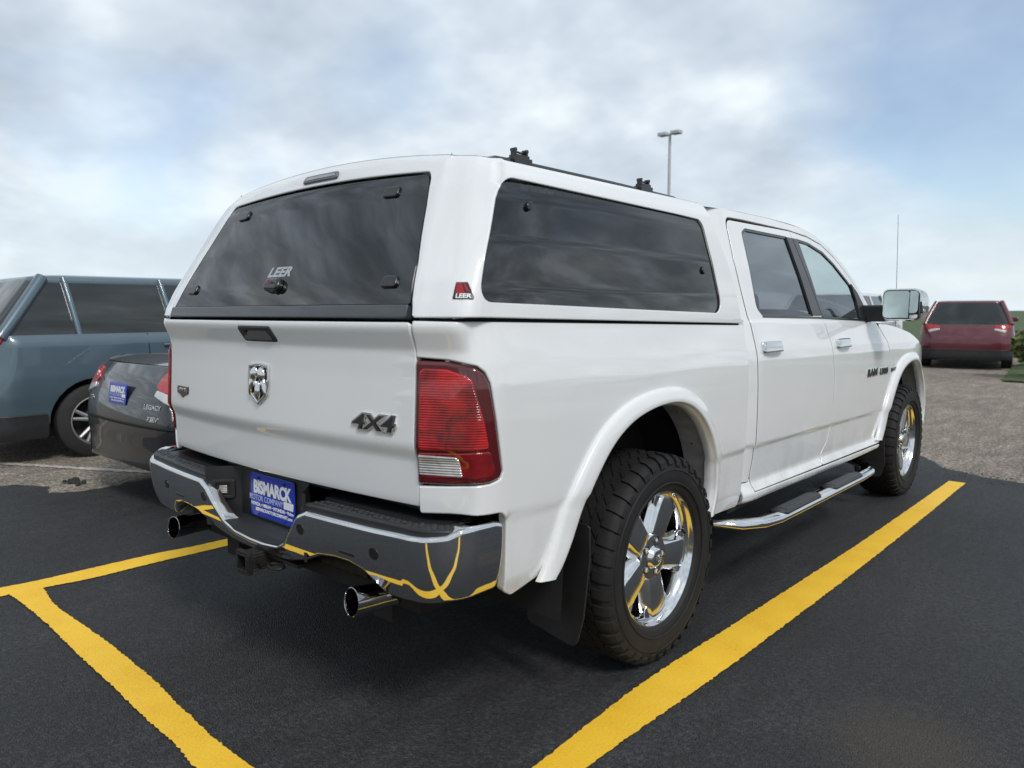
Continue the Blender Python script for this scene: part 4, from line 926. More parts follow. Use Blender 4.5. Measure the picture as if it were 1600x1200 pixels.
# nose: grille, lamps, bumper
MB().box((0,4.34,.86),(1.02,.10,.34)).box((0,4.40,.86),(.10,.04,.36)).box((0,4.40,.86),(1.04,.04,.08)).build('grille',M['chrome'],T,bevel=.02)
for sg in (1,-1):
    MB().box((sg*.68,4.32,.90),(.30,.12,.24)).build('headlight',M['reverse'],T,bevel=.03)
MB().tube([(-.80,4.20,.60),(-.74,4.33,.60),(-.5,4.40,.60),(.5,4.40,.60),(.74,4.33,.60),(.80,4.20,.60)],.115,16,flat=1.2).build('front_bumper',M['chrome'],T,smooth=50)
# undercarriage, floor
mb=MB().box((0,1.6,.50),(1.50,5.3,.10)).box((0,-.55,.62),(1.4,.95,.20)).tube([(-.82,0,.41),(.82,0,.41)],.06,12).box((0,-.02,.40),(.3,.3,.26)).box((.5,1.6,.42),(.1,5.2,.14)).box((-.5,1.6,.42),(.1,5.2,.14)).tube([(-.82,3.569,.41),(.82,3.569,.41)],.05,12)
mb.tube([(-.45,-.9,.40),(-.3,.5,.38)],.09,12)
mb.box((0,-.2,1.0),(1.5,1.7,.03)).build('chassis',M['liner'],T,smooth=0)
# interior
mb=MB().box((0,1.8,.62),(1.7,2.0,.06)).box((0,2.72,1.15),(1.55,.35,.26)).box((0,.81,1.25),(1.6,.03,.35))
it=mb.build('dashboard',M['inner'],T,bevel=.02)
for x,y in ((.42,1.62),(-.42,1.62)):
    st=MB().box((x,y+.28,.86),(.52,.52,.16)).box((x,y-.02,1.18),(.50,.14,.62),Matrix.Rotation(R(12),3,'X')).build('seat',M['seat'],T,bevel=.05,seg=4)
    MB().box((x,y-.10,1.585),(.27,.10,.17)).tube([(x-.05,y-.08,1.45),(x-.05,y-.1,1.55)],.008,6).build('headrest',M['seat'],st,bevel=.04,seg=4)
st=MB().box((0,1.12,.86),(1.45,.50,.16)).box((0,.90,1.16),(1.45,.12,.60),Matrix.Rotation(R(10),3,'X')).build('rear_seat',M['seat'],T,bevel=.05,seg=4)
for x in (-.45,.45): MB().box((x,.86,1.54),(.26,.09,.14)).build('headrest',M['seat'],st,bevel=.03,seg=3)
mb=MB(); mb.tube([(-.42+.185*math.cos(t_),2.42-.06*math.sin(t_),1.22+.175*math.sin(t_)) for t_ in np.linspace(0,2*math.pi,28)],.014,8,cap=False).box((-.42,2.44,1.22),(.30,.03,.05)).tube([(-.42,2.44,1.22),(-.42,2.65,1.15)],.03,8)
mb.build('steering_wheel',M['inner'],T)
# side lettering
text_mesh('side_lettering','RAM',.062,pos_cab,2.615,.979,M['trim'],T,ext=.003,weight=.0015,sx=1.62)
text_mesh('side_lettering','1500',.056,pos_cab,2.860,.974,M['trim'],T,ext=.003,weight=.001,sx=1.75)
text_mesh('side_lettering_rim','RAM',.062,pos_cab,2.615,.979,M['chrome'],T,ext=.0022,off=0,weight=.0055,sx=1.62)
text_mesh('side_lettering_rim','1500',.056,pos_cab,2.860,.974,M['chrome'],T,ext=.0022,off=0,weight=.0045,sx=1.75)
eb=panel('engine_badge',pos_cab,rnd([(3.045,.957,.003),(3.150,.962,.003),(3.175,.988,.003),(3.045,.985,.003)]),M['trim'],T,ds=.01,grid=.03,r=.002,depth=.004,off=.003,hint=Rt)
text_mesh('badge_text','HEMI',.019,pos_cab,3.10,.978,M['satin'],eb,ext=.001,off=.003,weight=.001,sx=1.5)
text_mesh('badge_text','5.7 LITER',.012,pos_cab,3.095,.965,M['satin'],eb,ext=.001,off=.003,weight=.0003,sx=1.2)

# ------------------------------------------------------------------ ground
def groundmat(name,c1,c2,stone,bump,scale,rough=.85,patch=None):
    m=bpy.data.materials.new(name); m.use_nodes=True; t=m.node_tree; b=t.nodes['Principled BSDF']; b.inputs['Roughness'].default_value=rough
    tcn=nd(t,'ShaderNodeTexCoord'); O=tcn.outputs['Object']
    n=nd(t,'ShaderNodeTexNoise'); n.inputs['Scale'].default_value=.55; n.inputs['Detail'].default_value=6; n.inputs['Roughness'].default_value=.6; t.links.new(O,n.inputs[0])
    r=ramp(t,n.outputs[0],[(.32,c1),(.68,c2)])
    v=nd(t,'ShaderNodeTexVoronoi'); v.inputs['Scale'].default_value=scale; t.links.new(O,v.inputs[0])
    f=nd(t,'ShaderNodeTexNoise'); f.inputs['Scale'].default_value=scale*.35; f.inputs['Detail'].default_value=4; f.inputs['Roughness'].default_value=.7; t.links.new(O,f.inputs[0])
    sr=ramp(t,f.outputs[0],[(.40,1-stone),(.62,1+stone*.9 if stone<.5 else 1.6)])
    mu=nd(t,'ShaderNodeMixRGB',blend_type='MULTIPLY'); mu.inputs[0].default_value=1; t.links.new(r.outputs[0],mu.inputs[1]); t.links.new(sr.outputs[0],mu.inputs[2])
    # pale stones seen per cell
    vr=ramp(t,v.outputs['Color'],[(.15,(1-stone*.55,)*3),(.55,(1,1,1)),(.85,(1+stone*1.1,)*3),(1.0,(1+stone*2.6,)*3)])
    mu2=nd(t,'ShaderNodeMixRGB',blend_type='MULTIPLY'); mu2.inputs[0].default_value=1; t.links.new(mu.outputs[0],mu2.inputs[1]); t.links.new(vr.outputs[0],mu2.inputs[2])
    last=mu2.outputs[0]
    mw=nd(t,'ShaderNodeMapping'); mw.inputs['Scale'].default_value=(4.5,1.1,1); mw.inputs['Rotation'].default_value=(0,0,.5); t.links.new(O,mw.inputs[0])
    nw=nd(t,'ShaderNodeTexNoise'); nw.inputs['Scale'].default_value=1.6; nw.inputs['Detail'].default_value=8; nw.inputs['Roughness'].default_value=.65; t.links.new(mw.outputs[0],nw.inputs[0])
    rw=ramp(t,nw.outputs[0],[(.33,.72),(.50,1.0),(.66,1.38)]); mw2=nd(t,'ShaderNodeMixRGB',blend_type='MULTIPLY'); mw2.inputs[0].default_value=1; t.links.new(last,mw2.inputs[1]); t.links.new(rw.outputs[0],mw2.inputs[2]); last=mw2.outputs[0]
    rr_=ramp(t,nw.outputs[0],[(.35,rough-.12),(.65,min(1,rough+.08))]); t.links.new(rr_.outputs[0],b.inputs['Roughness'])
    if patch:
        for (px,py,rad,colp,fac) in patch:
            vs_=nd(t,'ShaderNodeVectorMath',operation='DISTANCE'); vs_.inputs[1].default_value=(px,py,0); t.links.new(O,vs_.inputs[0])
            ad=nd(t,'ShaderNodeMath',operation='MULTIPLY_ADD'); t.links.new(n.outputs[0],ad.inputs[0]); ad.inputs[1].default_value=rad*.9; t.links.new(vs_.outputs['Value'],ad.inputs[2])
            rp=ramp(t,ad.outputs[0],[(max(0,rad*.7),fac),(min(1,rad*1.5),0.)])
            mi=nd(t,'ShaderNodeMixRGB'); mi.inputs[2].default_value=(*colp,1); t.links.new(rp.outputs[0],mi.inputs[0]); t.links.new(last,mi.inputs[1]); last=mi.outputs[0]
    t.links.new(last,b.inputs['Base Color'])
    bu=nd(t,'ShaderNodeBump'); bu.inputs['Strength'].default_value=bump; bu.inputs['Distance'].default_value=.006
    ma=nd(t,'ShaderNodeMath',operation='MULTIPLY_ADD'); t.links.new(v.outputs['Distance'],ma.inputs[0]); ma.inputs[1].default_value=-1.3; t.links.new(f.outputs[0],ma.inputs[2]); t.links.new(ma.outputs[0],bu.inputs['Height']); t.links.new(bu.outputs[0],b.inputs['Normal'])
    return m
M['old']=groundmat('weathered_asphalt',(.165,.140,.112),(.240,.206,.168),.50,.6,95,.92)
M['new']=groundmat('fresh_sealed_asphalt',(.0195,.0200,.0215),(.0325,.0333,.0355),.45,.8,165,.74,patch=[(1.88,-.02,.32,(.062,.050,.036),.7)])
M['grass']=mat('grass',(.055,.085,.025),.9,var=(2,.5))
def sheet(name,pts,z,m,kind='structure'):
    me=bpy.data.meshes.new(name); me.from_pydata([(x,y,z) for x,y in pts],[],[tuple(range(len(pts)))]); o=finish(name,me,m); o['kind']=kind; return o
sheet('ground',[(-900,-900),(900,-900),(900,900),(-900,900)],0,M['old'])
rg=random.Random(3)
def ragged(p,ds,amp,amp2=0):
    q=resample(p,ds); out=[]
    ph=[rg.uniform(0,6) for _ in range(3)]
    for i,(x,y) in enumerate(q):
        w_=amp2*.5*(math.sin(i*.37*ds/.03+ph[0])*.5+math.sin(i*.11*ds/.03+ph[1]))
        out.append((x+rg.gauss(0,amp)+w_*.6,y+rg.gauss(0,amp)+w_*.6))
    return out
fieldedge=[(-4.62,-9.0),(-4.62,-.98),(-4.45,-.78),(-4.30,-.66),(-4.12,-.60),(-3.98,-.66),(-3.88,-.60),(-3.80,-.38),(-3.86,.0),(-3.95,1.2),(-4.0,3.2),(-3.9,4.9),(-1.5,5.1),(-.2,5.45),(.45,5.45),(.75,5.25),(1.0,4.80),(1.35,4.62),(1.9,4.50),(2.6,4.40),(5,4.3),(9,4.2),(9,-9)]
def tri_sheet(name,poly,z,m,kind='structure'):
    q=[Vector(v) for v in poly]; r_=delaunay_2d_cdt(q,[(i,(i+1)%len(q)) for i in range(len(q))],[],0,1e-6,True)
    V2=np.array([tuple(v) for v in r_[0]]); P0=np.array(poly); fs=[tuple(f) for f in r_[2]]; c=np.array([V2[list(f)].mean(0) for f in fs]); ok=inside(c,P0)
    me=bpy.data.meshes.new(name); me.from_pydata([(a,b,z) for a,b in V2],[],[f for f,k in zip(fs,ok) if k]); o=finish(name,me,m); o['kind']=kind; return o
fe_=resample(fieldedge,.05); fe_=[(x+rg.gauss(0,.012),y+rg.gauss(0,.012)) if y>-1.5 else (x,y) for x,y in fe_]
tri_sheet('parking_lot_asphalt',fe_,.004,M['new'])
# painted lines
ym=bpy.data.materials.new('yellow_line_paint'); ym.use_nodes=True; t=ym.node_tree; b=t.nodes['Principled BSDF']; b.inputs['Roughness'].default_value=.6
tcn=nd(t,'ShaderNodeTexCoord'); f=nd(t,'ShaderNodeTexNoise'); f.inputs['Scale'].default_value=110; f.inputs['Detail'].default_value=4; f.inputs['Roughness'].default_value=.7; t.links.new(tcn.outputs['Object'],f.inputs[0])
f2=nd(t,'ShaderNodeTexNoise'); f2.inputs['Scale'].default_value=6; f2.inputs['Detail'].default_value=5; t.links.new(tcn.outputs['Object'],f2.inputs[0])
av=nd(t,'ShaderNodeMath',operation='MULTIPLY_ADD'); t.links.new(f.outputs[0],av.inputs[0]); av.inputs[1].default_value=.6; mm_=nd(t,'ShaderNodeMath',operation='MULTIPLY'); t.links.new(f2.outputs[0],mm_.inputs[0]); mm_.inputs[1].default_value=.4; t.links.new(mm_.outputs[0],av.inputs[2])
r=ramp(t,av.outputs[0],[(.30,(.34,.18,.02)),(.385,(.86,.48,.022)),(.58,(.93,.58,.036))]); t.links.new(r.outputs[0],b.inputs['Base Color'])
bu=nd(t,'ShaderNodeBump'); bu.inputs['Strength'].default_value=.7; bu.inputs['Distance'].default_value=.004; t.links.new(f.outputs[0],bu.inputs['Height']); t.links.new(bu.outputs[0],b.inputs['Normal'])
Rl=smoothcurve([(1.07,-4.2),(1.06,-2.4),(1.065,-1.42),(1.068,-.88),(1.045,-.244),(1.068,.514),(1.104,1.542),(1.128,2.518),(1.150,4.25)],6)
Rr=smoothcurve([(1.21,-4.2),(1.20,-2.4),(1.20,-1.56),(1.193,-.772),(1.221,-.084),(1.238,.468),(1.256,1.479),(1.266,2.548),(1.268,4.25)],6)
Ll=smoothcurve([(-1.93,-2.2),(-1.905,-1.62),(-1.865,-1.36),(-1.857,-1.08),(-1.842,-.745),(-1.80,-.352),(-1.77,1.5),(-1.74,4.3)],6)
Lr=smoothcurve([(-1.80,-2.2),(-1.765,-1.62),(-1.725,-1.357),(-1.690,-1.146),(-1.688,-.817),(-1.67,-.402),(-1.63,1.5),(-1.60,4.3)],6)
Tt=smoothcurve([(-1.735,-1.375),(-1.41,-1.414),(-1.09,-1.410),(-.77,-1.406),(-.49,-1.412),(-.28,-1.421),(-.07,-1.441),(.112,-1.452),(.265,-1.458),(.65,-1.450),(1.062,-1.43),(2.2,-1.42),(4.2,-1.43)],5)
Tb=smoothcurve([(-1.765,-1.515),(-1.33,-1.510),(-.764,-1.530),(-.417,-1.538),(-.15,-1.551),(.106,-1.555),(.284,-1.57),(.65,-1.575),(1.195,-1.56),(2.2,-1.555),(4.2,-1.56)],5)
yl=[]
for nm,P0 in (('parking_line',Rl+Rr[::-1]),('parking_line',Ll+Lr[::-1]),('parking_line',Tt+Tb[::-1])):
    z=.008 if nm and P0[0][0]!=Tt[0][0] else .0115
    tri_sheet(nm,ragged(P0,.014,.0020,.0020),z,ym)
M['wline']=mat('worn_white_line',(.42,.40,.36),.85,var=(30,.35))
tri_sheet('worn_white_line',ragged([(-9.,-2.35),(-4.55,-.13),(-4.05,.14),(-2.6,.80),(-2.6,.86),(-4.1,.20),(-4.6,-.06),(-9.,-2.27)],.03,.008,.004),.006,M['wline'])
# debris: crumbs of asphalt on the lot
mb=MB()
def pebble(x,y,r_,z=.008):
    vs=[];n_=6
    for i in range(2):
        for k in range(n_):
            a=k*1.047; q=r_*(1 if i==0 else .6)*rg.uniform(.7,1.2); vs.append((x+q*math.cos(a),y+q*math.sin(a),z-.003+i*r_*.8))
    mb.add(vs,[(k,(k+1)%n_,n_+(k+1)%n_,n_+k) for k in range(n_)]+[tuple(range(n_,2*n_))])
for _ in range(420):
    x,y=rg.uniform(-4,4),rg.uniform(-2,4); pebble(x,y,rg.uniform(.0015,.004),.006)
for _ in range(260): pebble(rg.gauss(1.3,.5),rg.gauss(4.55,.12),rg.uniform(.003,.008),.006)
for _ in range(22): pebble(rg.gauss(2.05,.06),rg.gauss(-.5,.05),rg.uniform(.003,.006),.006)
setp(mb.build('loose_grit',mat('grit',(.06,.058,.055),.9,var=(20,.5)),smooth=0),kind='stuff')
mb=MB()
for k in range(7): pebble(-4.18+rg.gauss(0,.05),-.42+rg.gauss(0,.04),rg.uniform(.02,.04),.012)
setp(mb.build('asphalt_crumb',mat('tar_crumb',(.03,.03,.03),.9,var=(30,.3)),smooth=0),'small dark crumb of tar lying beside the worn white line','debris')
# grass beyond the lot
me=bpy.data.meshes.new('grass_field'); me.from_pydata([(-900,27,.02),(900,24,.02),(900,880,.02),(-900,880,.02)],[],[(0,1,2,3)]); finish('grass_field',me,M['grass'])['kind']='structure'
# ------------------------------------------------------------------ other vehicles
M['tyre2']=mat('plain_tyre',(.02,.02,.02),.8,var=(10,.2)); M['alloy']=mat('alloy_wheel',(.36,.37,.38),.42,.7,var=(8,.1))
M['lampred']=mat('tail_lamp_red',(.42,.01,.012),.2,0,.8,var=(10,.2)); M['lampclear']=mat('lamp_clear',(.6,.6,.6),.15,.2,.8,var=(10,.1))
def vehicle(name,label,loc,rz,paint,Lg,Wd,belt,deck_r,deck_f,roofz,gh,wheels,wr,group=None,clad=None,lampz=(.80,1.05),cat='car',extra=None):
    """gh = (rear bottom y, rear top y, front top y, front bottom y) of the greenhouse; y=0 at the rear bumper"""
    root=empty(name,loc,rz); setp(root,label,cat,group)
    xs=Wd/2; yf=0.; rc=.30
    T_=smooth_table([(.15,-.10),(.22,-.04),(.30,-.015),(.45,-.02),(.62,-.0),(.78,.0),(belt-.06,-.03),(belt,-.065),(belt+.1,-.12)],.02)
    def Pb(s,z):
        x,y,nx,ny=plan(s,xs,yf,rc,.08,xs); s=np.asarray(s,float); z=np.asarray(z,float)
        o=T_(z); fr=-.12*np.clip((y-(Lg-.9))/.9,0,1)**2; back=np.clip(-ny,0,1)*(-.10*np.clip((z-.55)/.5,0,1.5)**1.3)
        return np.stack([x+nx*(o+fr+back),y+ny*(o+back),z+0*x],-1)
    s0=rc-rc*math.pi/2-(xs-rc)
    def top(y): 
        if y<gh[0]: return deck_r-(.03 if y<.1 else 0)
        if y>gh[3]: return belt+(deck_f-belt)*((y-gh[3])/(Lg-gh[3]))**1.4
        return belt+ (deck_r-belt)*max(0,1-(y-gh[0])/.5)
    arch=wr+.055
    bottom=[]
    def halfb(sg):
        b_=[]
        ys=[s0+.0,.02,.12]; b_+=[(s0,.30),(.0,.28),(.15,.24)]
        for wy in wheels:
            for t_ in np.linspace(math.pi,0,15): b_.append((wy+arch*math.cos(t_),max(.22,wr+arch*math.sin(t_))))
        b_.append((Lg-.25,.24)); b_.append((Lg-.02,.32)); return b_
    tp=[(Lg-.02,top(Lg-.02))]+[(y,top(y)) for y in np.linspace(Lg-.3,.30,14)]+[(.0,deck_r-.03),(s0+.3,deck_r-.03),(s0,deck_r-.03)]
    half=halfb(1)+tp     # right half in (s,z), from centre rear along the bottom forward, back along the top
    body=None
    full=half+[(2*s0-a,b_) for a,b_ in (halfb(1)+tp)[::-1]]
    full=[(a,b_,.03) for a,b_ in full]
    body=panel('body',Pb,rnd(full,.03),paint,root,ds=.06,grid=.06,ga=.09,r=.01,depth=.05,hint=Bk)
    # bonnet and boot lid as skins
    def skin_(y0,y1,n,nm,fz=.05,rear=False):
        vs=[];fs=[]
        if rear:
            for k in range(13):
                u=k/6-1; s_=s0+abs(u)*(.22-s0); s_=s_ if u>=0 else 2*s0-s_; p=Pb(s_,deck_r-.031); vs.append((float(p[0]),float(p[1])+.004,float(p[2])))
        for i in range(n+1):
            y=y0+(y1-y0)*i/n; z=top(y)-.004
            if y<rc: s=rc-math.asin(min(1,(rc-y)/rc))*rc if False else y
            x=float(Pb(max(y,.0),z)[0]) if y>rc else None
            if x is None:
                th=math.asin(min(1,(rc-y)/rc)); x=xs-rc+rc*math.cos(th)-.09
            for k in range(13):
                u=k/6-1; vs.append((x*u*.995,y,z+fz*(1-abs(u)**2.5)))
        for i in range(n+(1 if rear else 0)):
            for k in range(12): fs.append((i*13+k,i*13+k+1,(i+1)*13+k+1,(i+1)*13+k))
        MB().add(vs,fs).build(nm,paint,root,smooth=60,fixn=True)
    skin_(gh[3]-.15,Lg-.10,8,'hood')
    if gh[0]>.3: skin_(.30,gh[0]+.2,6,'trunk_lid',.02,True)
    # greenhouse
    hb=xs-.09; ht=xs-.30
    def ghs(u,side=0,e=0):
        yb_=gh[0]+(gh[3]-gh[0])*u; yt_=gh[1]+(gh[2]-gh[1])*u
        return yb_,yt_
    vs=[];fs=[];n_=20;mz=6
    ring=[]
    for j in range(mz+1):
        v=j/mz; z=belt-.03+(roofz-.05-belt+.03)*v; hw=hb+(ht-hb)*v**1.15; y0=gh[0]+(gh[1]-gh[0])*v**1.05; y1=gh[3]+(gh[2]-gh[3])*v**.92
        rr=rnd([(-hw,y0,.16),(hw,y0,.16),(hw,y1,.22),(-hw,y1,.22)],n=5); ring.append([(a,b_,z) for a,b_ in rr])
    k_=len(ring[0]); vs=[v for r_ in ring for v in r_]
    for j in range(mz):
        for k in range(k_): fs.append((j*k_+k,j*k_+(k+1)%k_,(j+1)*k_+(k+1)%k_,(j+1)*k_+k))
    MB().add(vs,fs).build('window_glass',M['carglass'],root,smooth=60,fixn=True)
    # roof with rolled rim
    vs=[];fs=[]
    tr=ring[-1]; cx0=sum(p[0] for p in tr)/k_; cy0=sum(p[1] for p in tr)/k_
    lv=[(1.02,-.05),(1.03,-.015),(1.0,.015),(.93,.035),(.75,.048),(.4,.055),(.02,.058)]
    for q,dz in lv:
        for p in tr: vs.append((cx0+(p[0]-cx0)*q,cy0+(p[1]-cy0)*(1+(q-1)*(.35 if q>1 else 1)),p[2]+dz))
    for j in range(len(lv)-1):
        for k in range(k_): fs.append((j*k_+k,j*k_+(k+1)%k_,(j+1)*k_+(k+1)%k_,(j+1)*k_+k))
    fs.append(tuple((len(lv)-1)*k_+k for k in range(k_))); MB().add(vs,fs).build('roof',paint,root,smooth=60,fixn=True)
    # pillars
    mb=MB(); hw=lambda v:hb+(ht-hb)*v**1.15
    for sg in (-1,1):
        mid=(gh[1]+gh[2])/2
        for (yb_,yt_,w_) in ((gh[0]+.10,gh[1]+.09,.055),(gh[3]-.12,gh[2]-.10,.035),(mid+.05,mid,.03)):
            pts=[]
            for v in np.linspace(0,1,6): pts.append((sg*(hw(v)+.004),yb_+(yt_-yb_)*v,belt-.03+(roofz-.04-belt+.03)*v))
            MB().tube(pts,w_,8).build('pillar',paint,root,smooth=50)
        if gh[0]<.3:
            yq=gh[0]+.75; MB().tube([(sg*(hw(v)+.003),yq-.05*v,belt-.03+(roofz-.04-belt+.03)*v) for v in np.linspace(0,1,6)],.03,8).build('pillar',paint,root,smooth=50)
    if gh[0]>.3 or True:
        pass
    # side seams and handles
    for sg in (-1,1):
        for y in (wheels[0]+.75,(gh[1]+gh[2])/2+.25):
            p=Pb(y,belt-.13); MB().box((sg*(float(p[0])+.012),y,belt-.13),(.03,.17,.03)).build('door_handle',paint,root,bevel=.01)
        for y in (wheels[0]+.52,(gh[1]+gh[2])/2+.02,wheels[1]-.62):
            pts=[Pb(y,z) for z in np.linspace(.32,belt-.01,8)]; MB().tube([(sg*float(p[0]),float(p[1]),float(p[2])) for p in pts],.005,5).build('door_seam',M['gap'],root)
        pm=Pb(gh[3]-.35,belt); MB().box((sg*(float(pm[0])+.10),gh[3]-.42,belt+.07),(.18,.10,.13)).build('door_mirror',paint,root,bevel=.035,seg=3)
    if clad:
        w0,w1=wheels
        rb=[(w0-arch-.01,.23),(w0-arch-.01,.46),(2*s0-(w0-arch-.01),.46),(2*s0-(w0-arch-.01),.23)]
        panel('bumper_cladding',Pb,rnd([(a_,b_,.03) for a_,b_ in rb]),M['black'],root,ds=.06,grid=.05,ga=.08,r=.01,depth=.03,off=.014,hint=Bk)
        for mir in (False,True): panel('sill_cladding',Pb,rnd([(w0+arch+.01,.24,.03),(w1-arch-.01,.24,.03),(w1-arch-.02,.46,.03),(w0+arch+.02,.46,.03)]),M['black'],root,ds=.06,grid=.05,ga=.12,r=.01,depth=.03,off=.014,hint=Rt,mirror=mir)
    for wy in wheels:
        for sg in (-1,1):
            prof=[(-.11,wr*.62),(-.11,wr*.93),(-.09,wr),(.09,wr),(.11,wr*.93),(.112,wr*.70),(.10,wr*.66)]
            wo=MB().lathe(prof,(0,0,0),'x',36).build('wheel',M['tyre2'],root,smooth=40,loc=(sg*(xs-.115),wy,wr),mirror=sg<0,fixn=True)
            rm=MB().lathe([(.09,wr*.665),(.105,wr*.68),(.108,wr*.65),(.06,wr*.60),(-.05,wr*.58)],(0,0,0),'x',36)
            for k in range(5):
                a=k*2*math.pi/5+.3; ca,sa=math.cos(a),math.sin(a)
                for d_ in (-.09,.09):
                    rm.tube([(.085,ca*.03,sa*.03),(.092,math.cos(a+d_*2)*wr*.63,math.sin(a+d_*2)*wr*.63)],[.022,.016],6)
            rm.tube([(.07,0,0),(.10,0,0)],.05,14); rm.build('rim',M['alloy'],wo,smooth=40,mirror=sg<0)
            MB().lathe([(.0,wr*.62),(.0,.0)],(0,0,0),'x',24).build('brake_disc',M['liner'],wo,mirror=sg<0)
            mb=MB(); vs=[];fs=[]
            for k in range(13):
                t_=math.pi*k/12*1.16-.25; vs+=[(sg*(xs-.03),wy+(arch-.004)*math.cos(t_),wr+(arch-.004)*math.sin(t_)),(sg*(xs-.36),wy+(arch-.004)*math.cos(t_),wr+(arch-.004)*math.sin(t_))]
            fs=[(2*k,2*k+1,2*k+3,2*k+2) for k in range(12)]+[tuple(2*k+1 for k in range(13))]
            mb.add(vs,fs).build('wheel_well',M['gap'],root,smooth=0)
    MB().box((0,Lg/2,.26),(Wd-.5,Lg-.5,.10)).build('underbody',M['gap'],root,smooth=0)
    # tail lamps and rear plate
    z0,z1=lampz
    for mir in (False,True):
        a0,a1=(-.10,.20) if gh[0]>.3 else (-.02,.22)
        tl_=panel('tail_lamp',Pb,rnd([(-.30,z0+.06,.03),(-.02,z0,.03),(.20,z0+.10,.04),(.30,z1-.01,.02),(.0,z1,.04),(-.26,z1-.02,.03)]),M['lampred'],root,ds=.03,grid=.05,r=.01,depth=.02,off=.012,hint=Rb,mirror=mir)
        panel('reverse_lamp',Pb,rnd([(-.28,z0+.01,.01),(-.05,z0-.05,.01),(.02,z0+.01,.01),(-.27,z0+.05,.01)]),M['lampclear'],tl_,ds=.03,grid=.05,r=.006,depth=.02,off=.012,hint=Rb,mirror=mir)
    MB().box((xs*.62,Lg-.03,.66),(.40,.20,.16)).box((-xs*.62,Lg-.03,.66),(.40,.20,.16)).build('headlight',M['lampclear'],root,bevel=.04)
    return root,Pb,s0
def carplate(root,Pb,s0,z,par):
    y=float(Pb(s0,z)[1])-.012; P_=flatP((0,y,z),(1,0,0),(0,.12,1))
    pl=panel('dealer_plate',P_,rnd([(-.15,-.076,.012),(.15,-.076,.012),(.15,.076,.012),(-.15,.076,.012)]),M['blue'],root,ds=.05,grid=.1,r=.002,depth=.004,off=.004,hint=Bk)
    text_mesh('plate_lettering','BISMARCK',.062,P_,0,.026,M['white'],pl,ext=.0003,off=.0045,weight=.003,sx=.86,hint=Bk)
    text_mesh('plate_lettering','MOTOR COMPANY',.028,P_,-.03,-.012,M['paleblue'],pl,ext=.0003,off=.0045,sx=.85,hint=Bk)
    panel('plate_panel',P_,[(.078,-.023),(.138,-.023),(.138,-.001),(.078,-.001)],M['white'],pl,ds=.05,grid=.1,r=.0005,depth=.001,off=.0048,hint=Bk)
    text_mesh('plate_lettering','HONDA \u2022 NISSAN \u2022 HYUNDAI \u2022 Volvo',.0165,P_,0,-.034,M['white'],pl,ext=.0003,off=.0045,sx=.93,hint=Bk)
    text_mesh('plate_lettering','BISMARCKMOTORCOMPANY.com',.0165,P_,.012,-.053,M['white'],pl,ext=.0003,off=.0045,sx=.9,hint=Bk)
    return pl
M['carglass']=mat('car_window_dark',(.022,.026,.028),.03,0,0,1.6,var=(2,.2))
P_dk=mat('dark_grey_paint',(.014,.016,.021),.4,.3,1,var=(4,.1)); P_bl=mat('blue_grey_paint',(.085,.130,.165),.4,.3,1,var=(4,.05))
P_rd=mat('maroon_paint',(.105,.014,.024),.4,.1,1,var=(4,.1)); P_wh=mat('white_paint_plain',(.74,.75,.76),.4,0,1,var=(4,.02)); P_sv=mat('silver_paint',(.34,.36,.38),.35,.5,1,var=(4,.05))
sd_,Pb,s0=vehicle('sedan','dark grey sedan between the white pickup and blue-grey SUV, blue dealer plate on its trunk',(-3.23,-.36,0),0,P_dk,4.72,1.86,.98,1.04,.80,1.47,(.78,1.45,2.75,3.55),(1.0,3.75),.32,lampz=(.80,.98))
dp=carplate(sd_,Pb,s0,.80,sd_)
text_mesh('model_lettering','LEGACY',.045,lambda a,b:Pb(s0+np.asarray(a),b),.52,.735,M['satin'],sd_,ext=.001,weight=.001,hint=Bk,sx=1.3)
text_mesh('model_lettering','PZEV',.045,lambda a,b:Pb(s0+np.asarray(a),b),.54,.655,M['satin'],sd_,ext=.001,weight=.001,hint=Bk,sx=1.3)
text_mesh('model_lettering','2.5i',.045,lambda a,b:Pb(s0+np.asarray(a),b),-.56,.735,M['satin'],sd_,ext=.001,weight=.001,hint=Bk,sx=1.3)
for z_ in (.60,):
    MB().tube([tuple(Pb(s,z_)) for s in np.linspace(.35,2*s0-.35,40)],.010,6).build('bumper_seam',M['gap'],sd_)
vehicle('suv','blue-grey SUV with black lower cladding at the left edge, beside the dark sedan',(-6.22,-.80,0),0,P_bl,4.85,1.95,1.18,1.18,1.02,1.745,(.12,.55,2.9,3.75),(.96,3.85),.35,clad=1,lampz=(1.0,1.25),cat='suv')
vehicle('suv','maroon SUV parked far off beyond the pickup, its back to the camera',(-1.18,17.4,0),R(9),P_rd,4.7,1.9,1.06,1.06,.95,1.60,(.12,.5,2.9,3.7),(.95,3.75),.36,clad=1,lampz=(.90,1.04),cat='suv')
vehicle('suv','white SUV ahead of the pickup, its dark side window showing beside the door mirror',(-3.75,15.0,0),R(3),P_wh,4.9,1.95,1.16,1.16,1.0,1.80,(.12,.5,2.95,3.75),(.95,3.85),.37,lampz=(.95,1.2),cat='suv')
P_bk=mat('black_paint',(.012,.013,.015),.35,.2,1,var=(4,.2))  # the four unseen vehicles below are added to show in the pickup's reflections
vehicle('suv','unseen black SUV added beyond the right line to reflect in the pickup side paint',(9.2,3.4,0),0,P_bk,4.9,1.95,1.16,1.16,1.0,1.80,(.12,.55,2.95,3.75),(.95,3.85),.37,lampz=(.95,1.2),cat='suv')
vehicle('sedan','unseen white sedan added beside the black SUV to reflect in the pickup rear doors',(9.6,9.2,0),0,P_wh,4.7,1.84,.98,1.04,.80,1.47,(.78,1.45,2.75,3.55),(1.0,3.75),.32,lampz=(.80,.98))
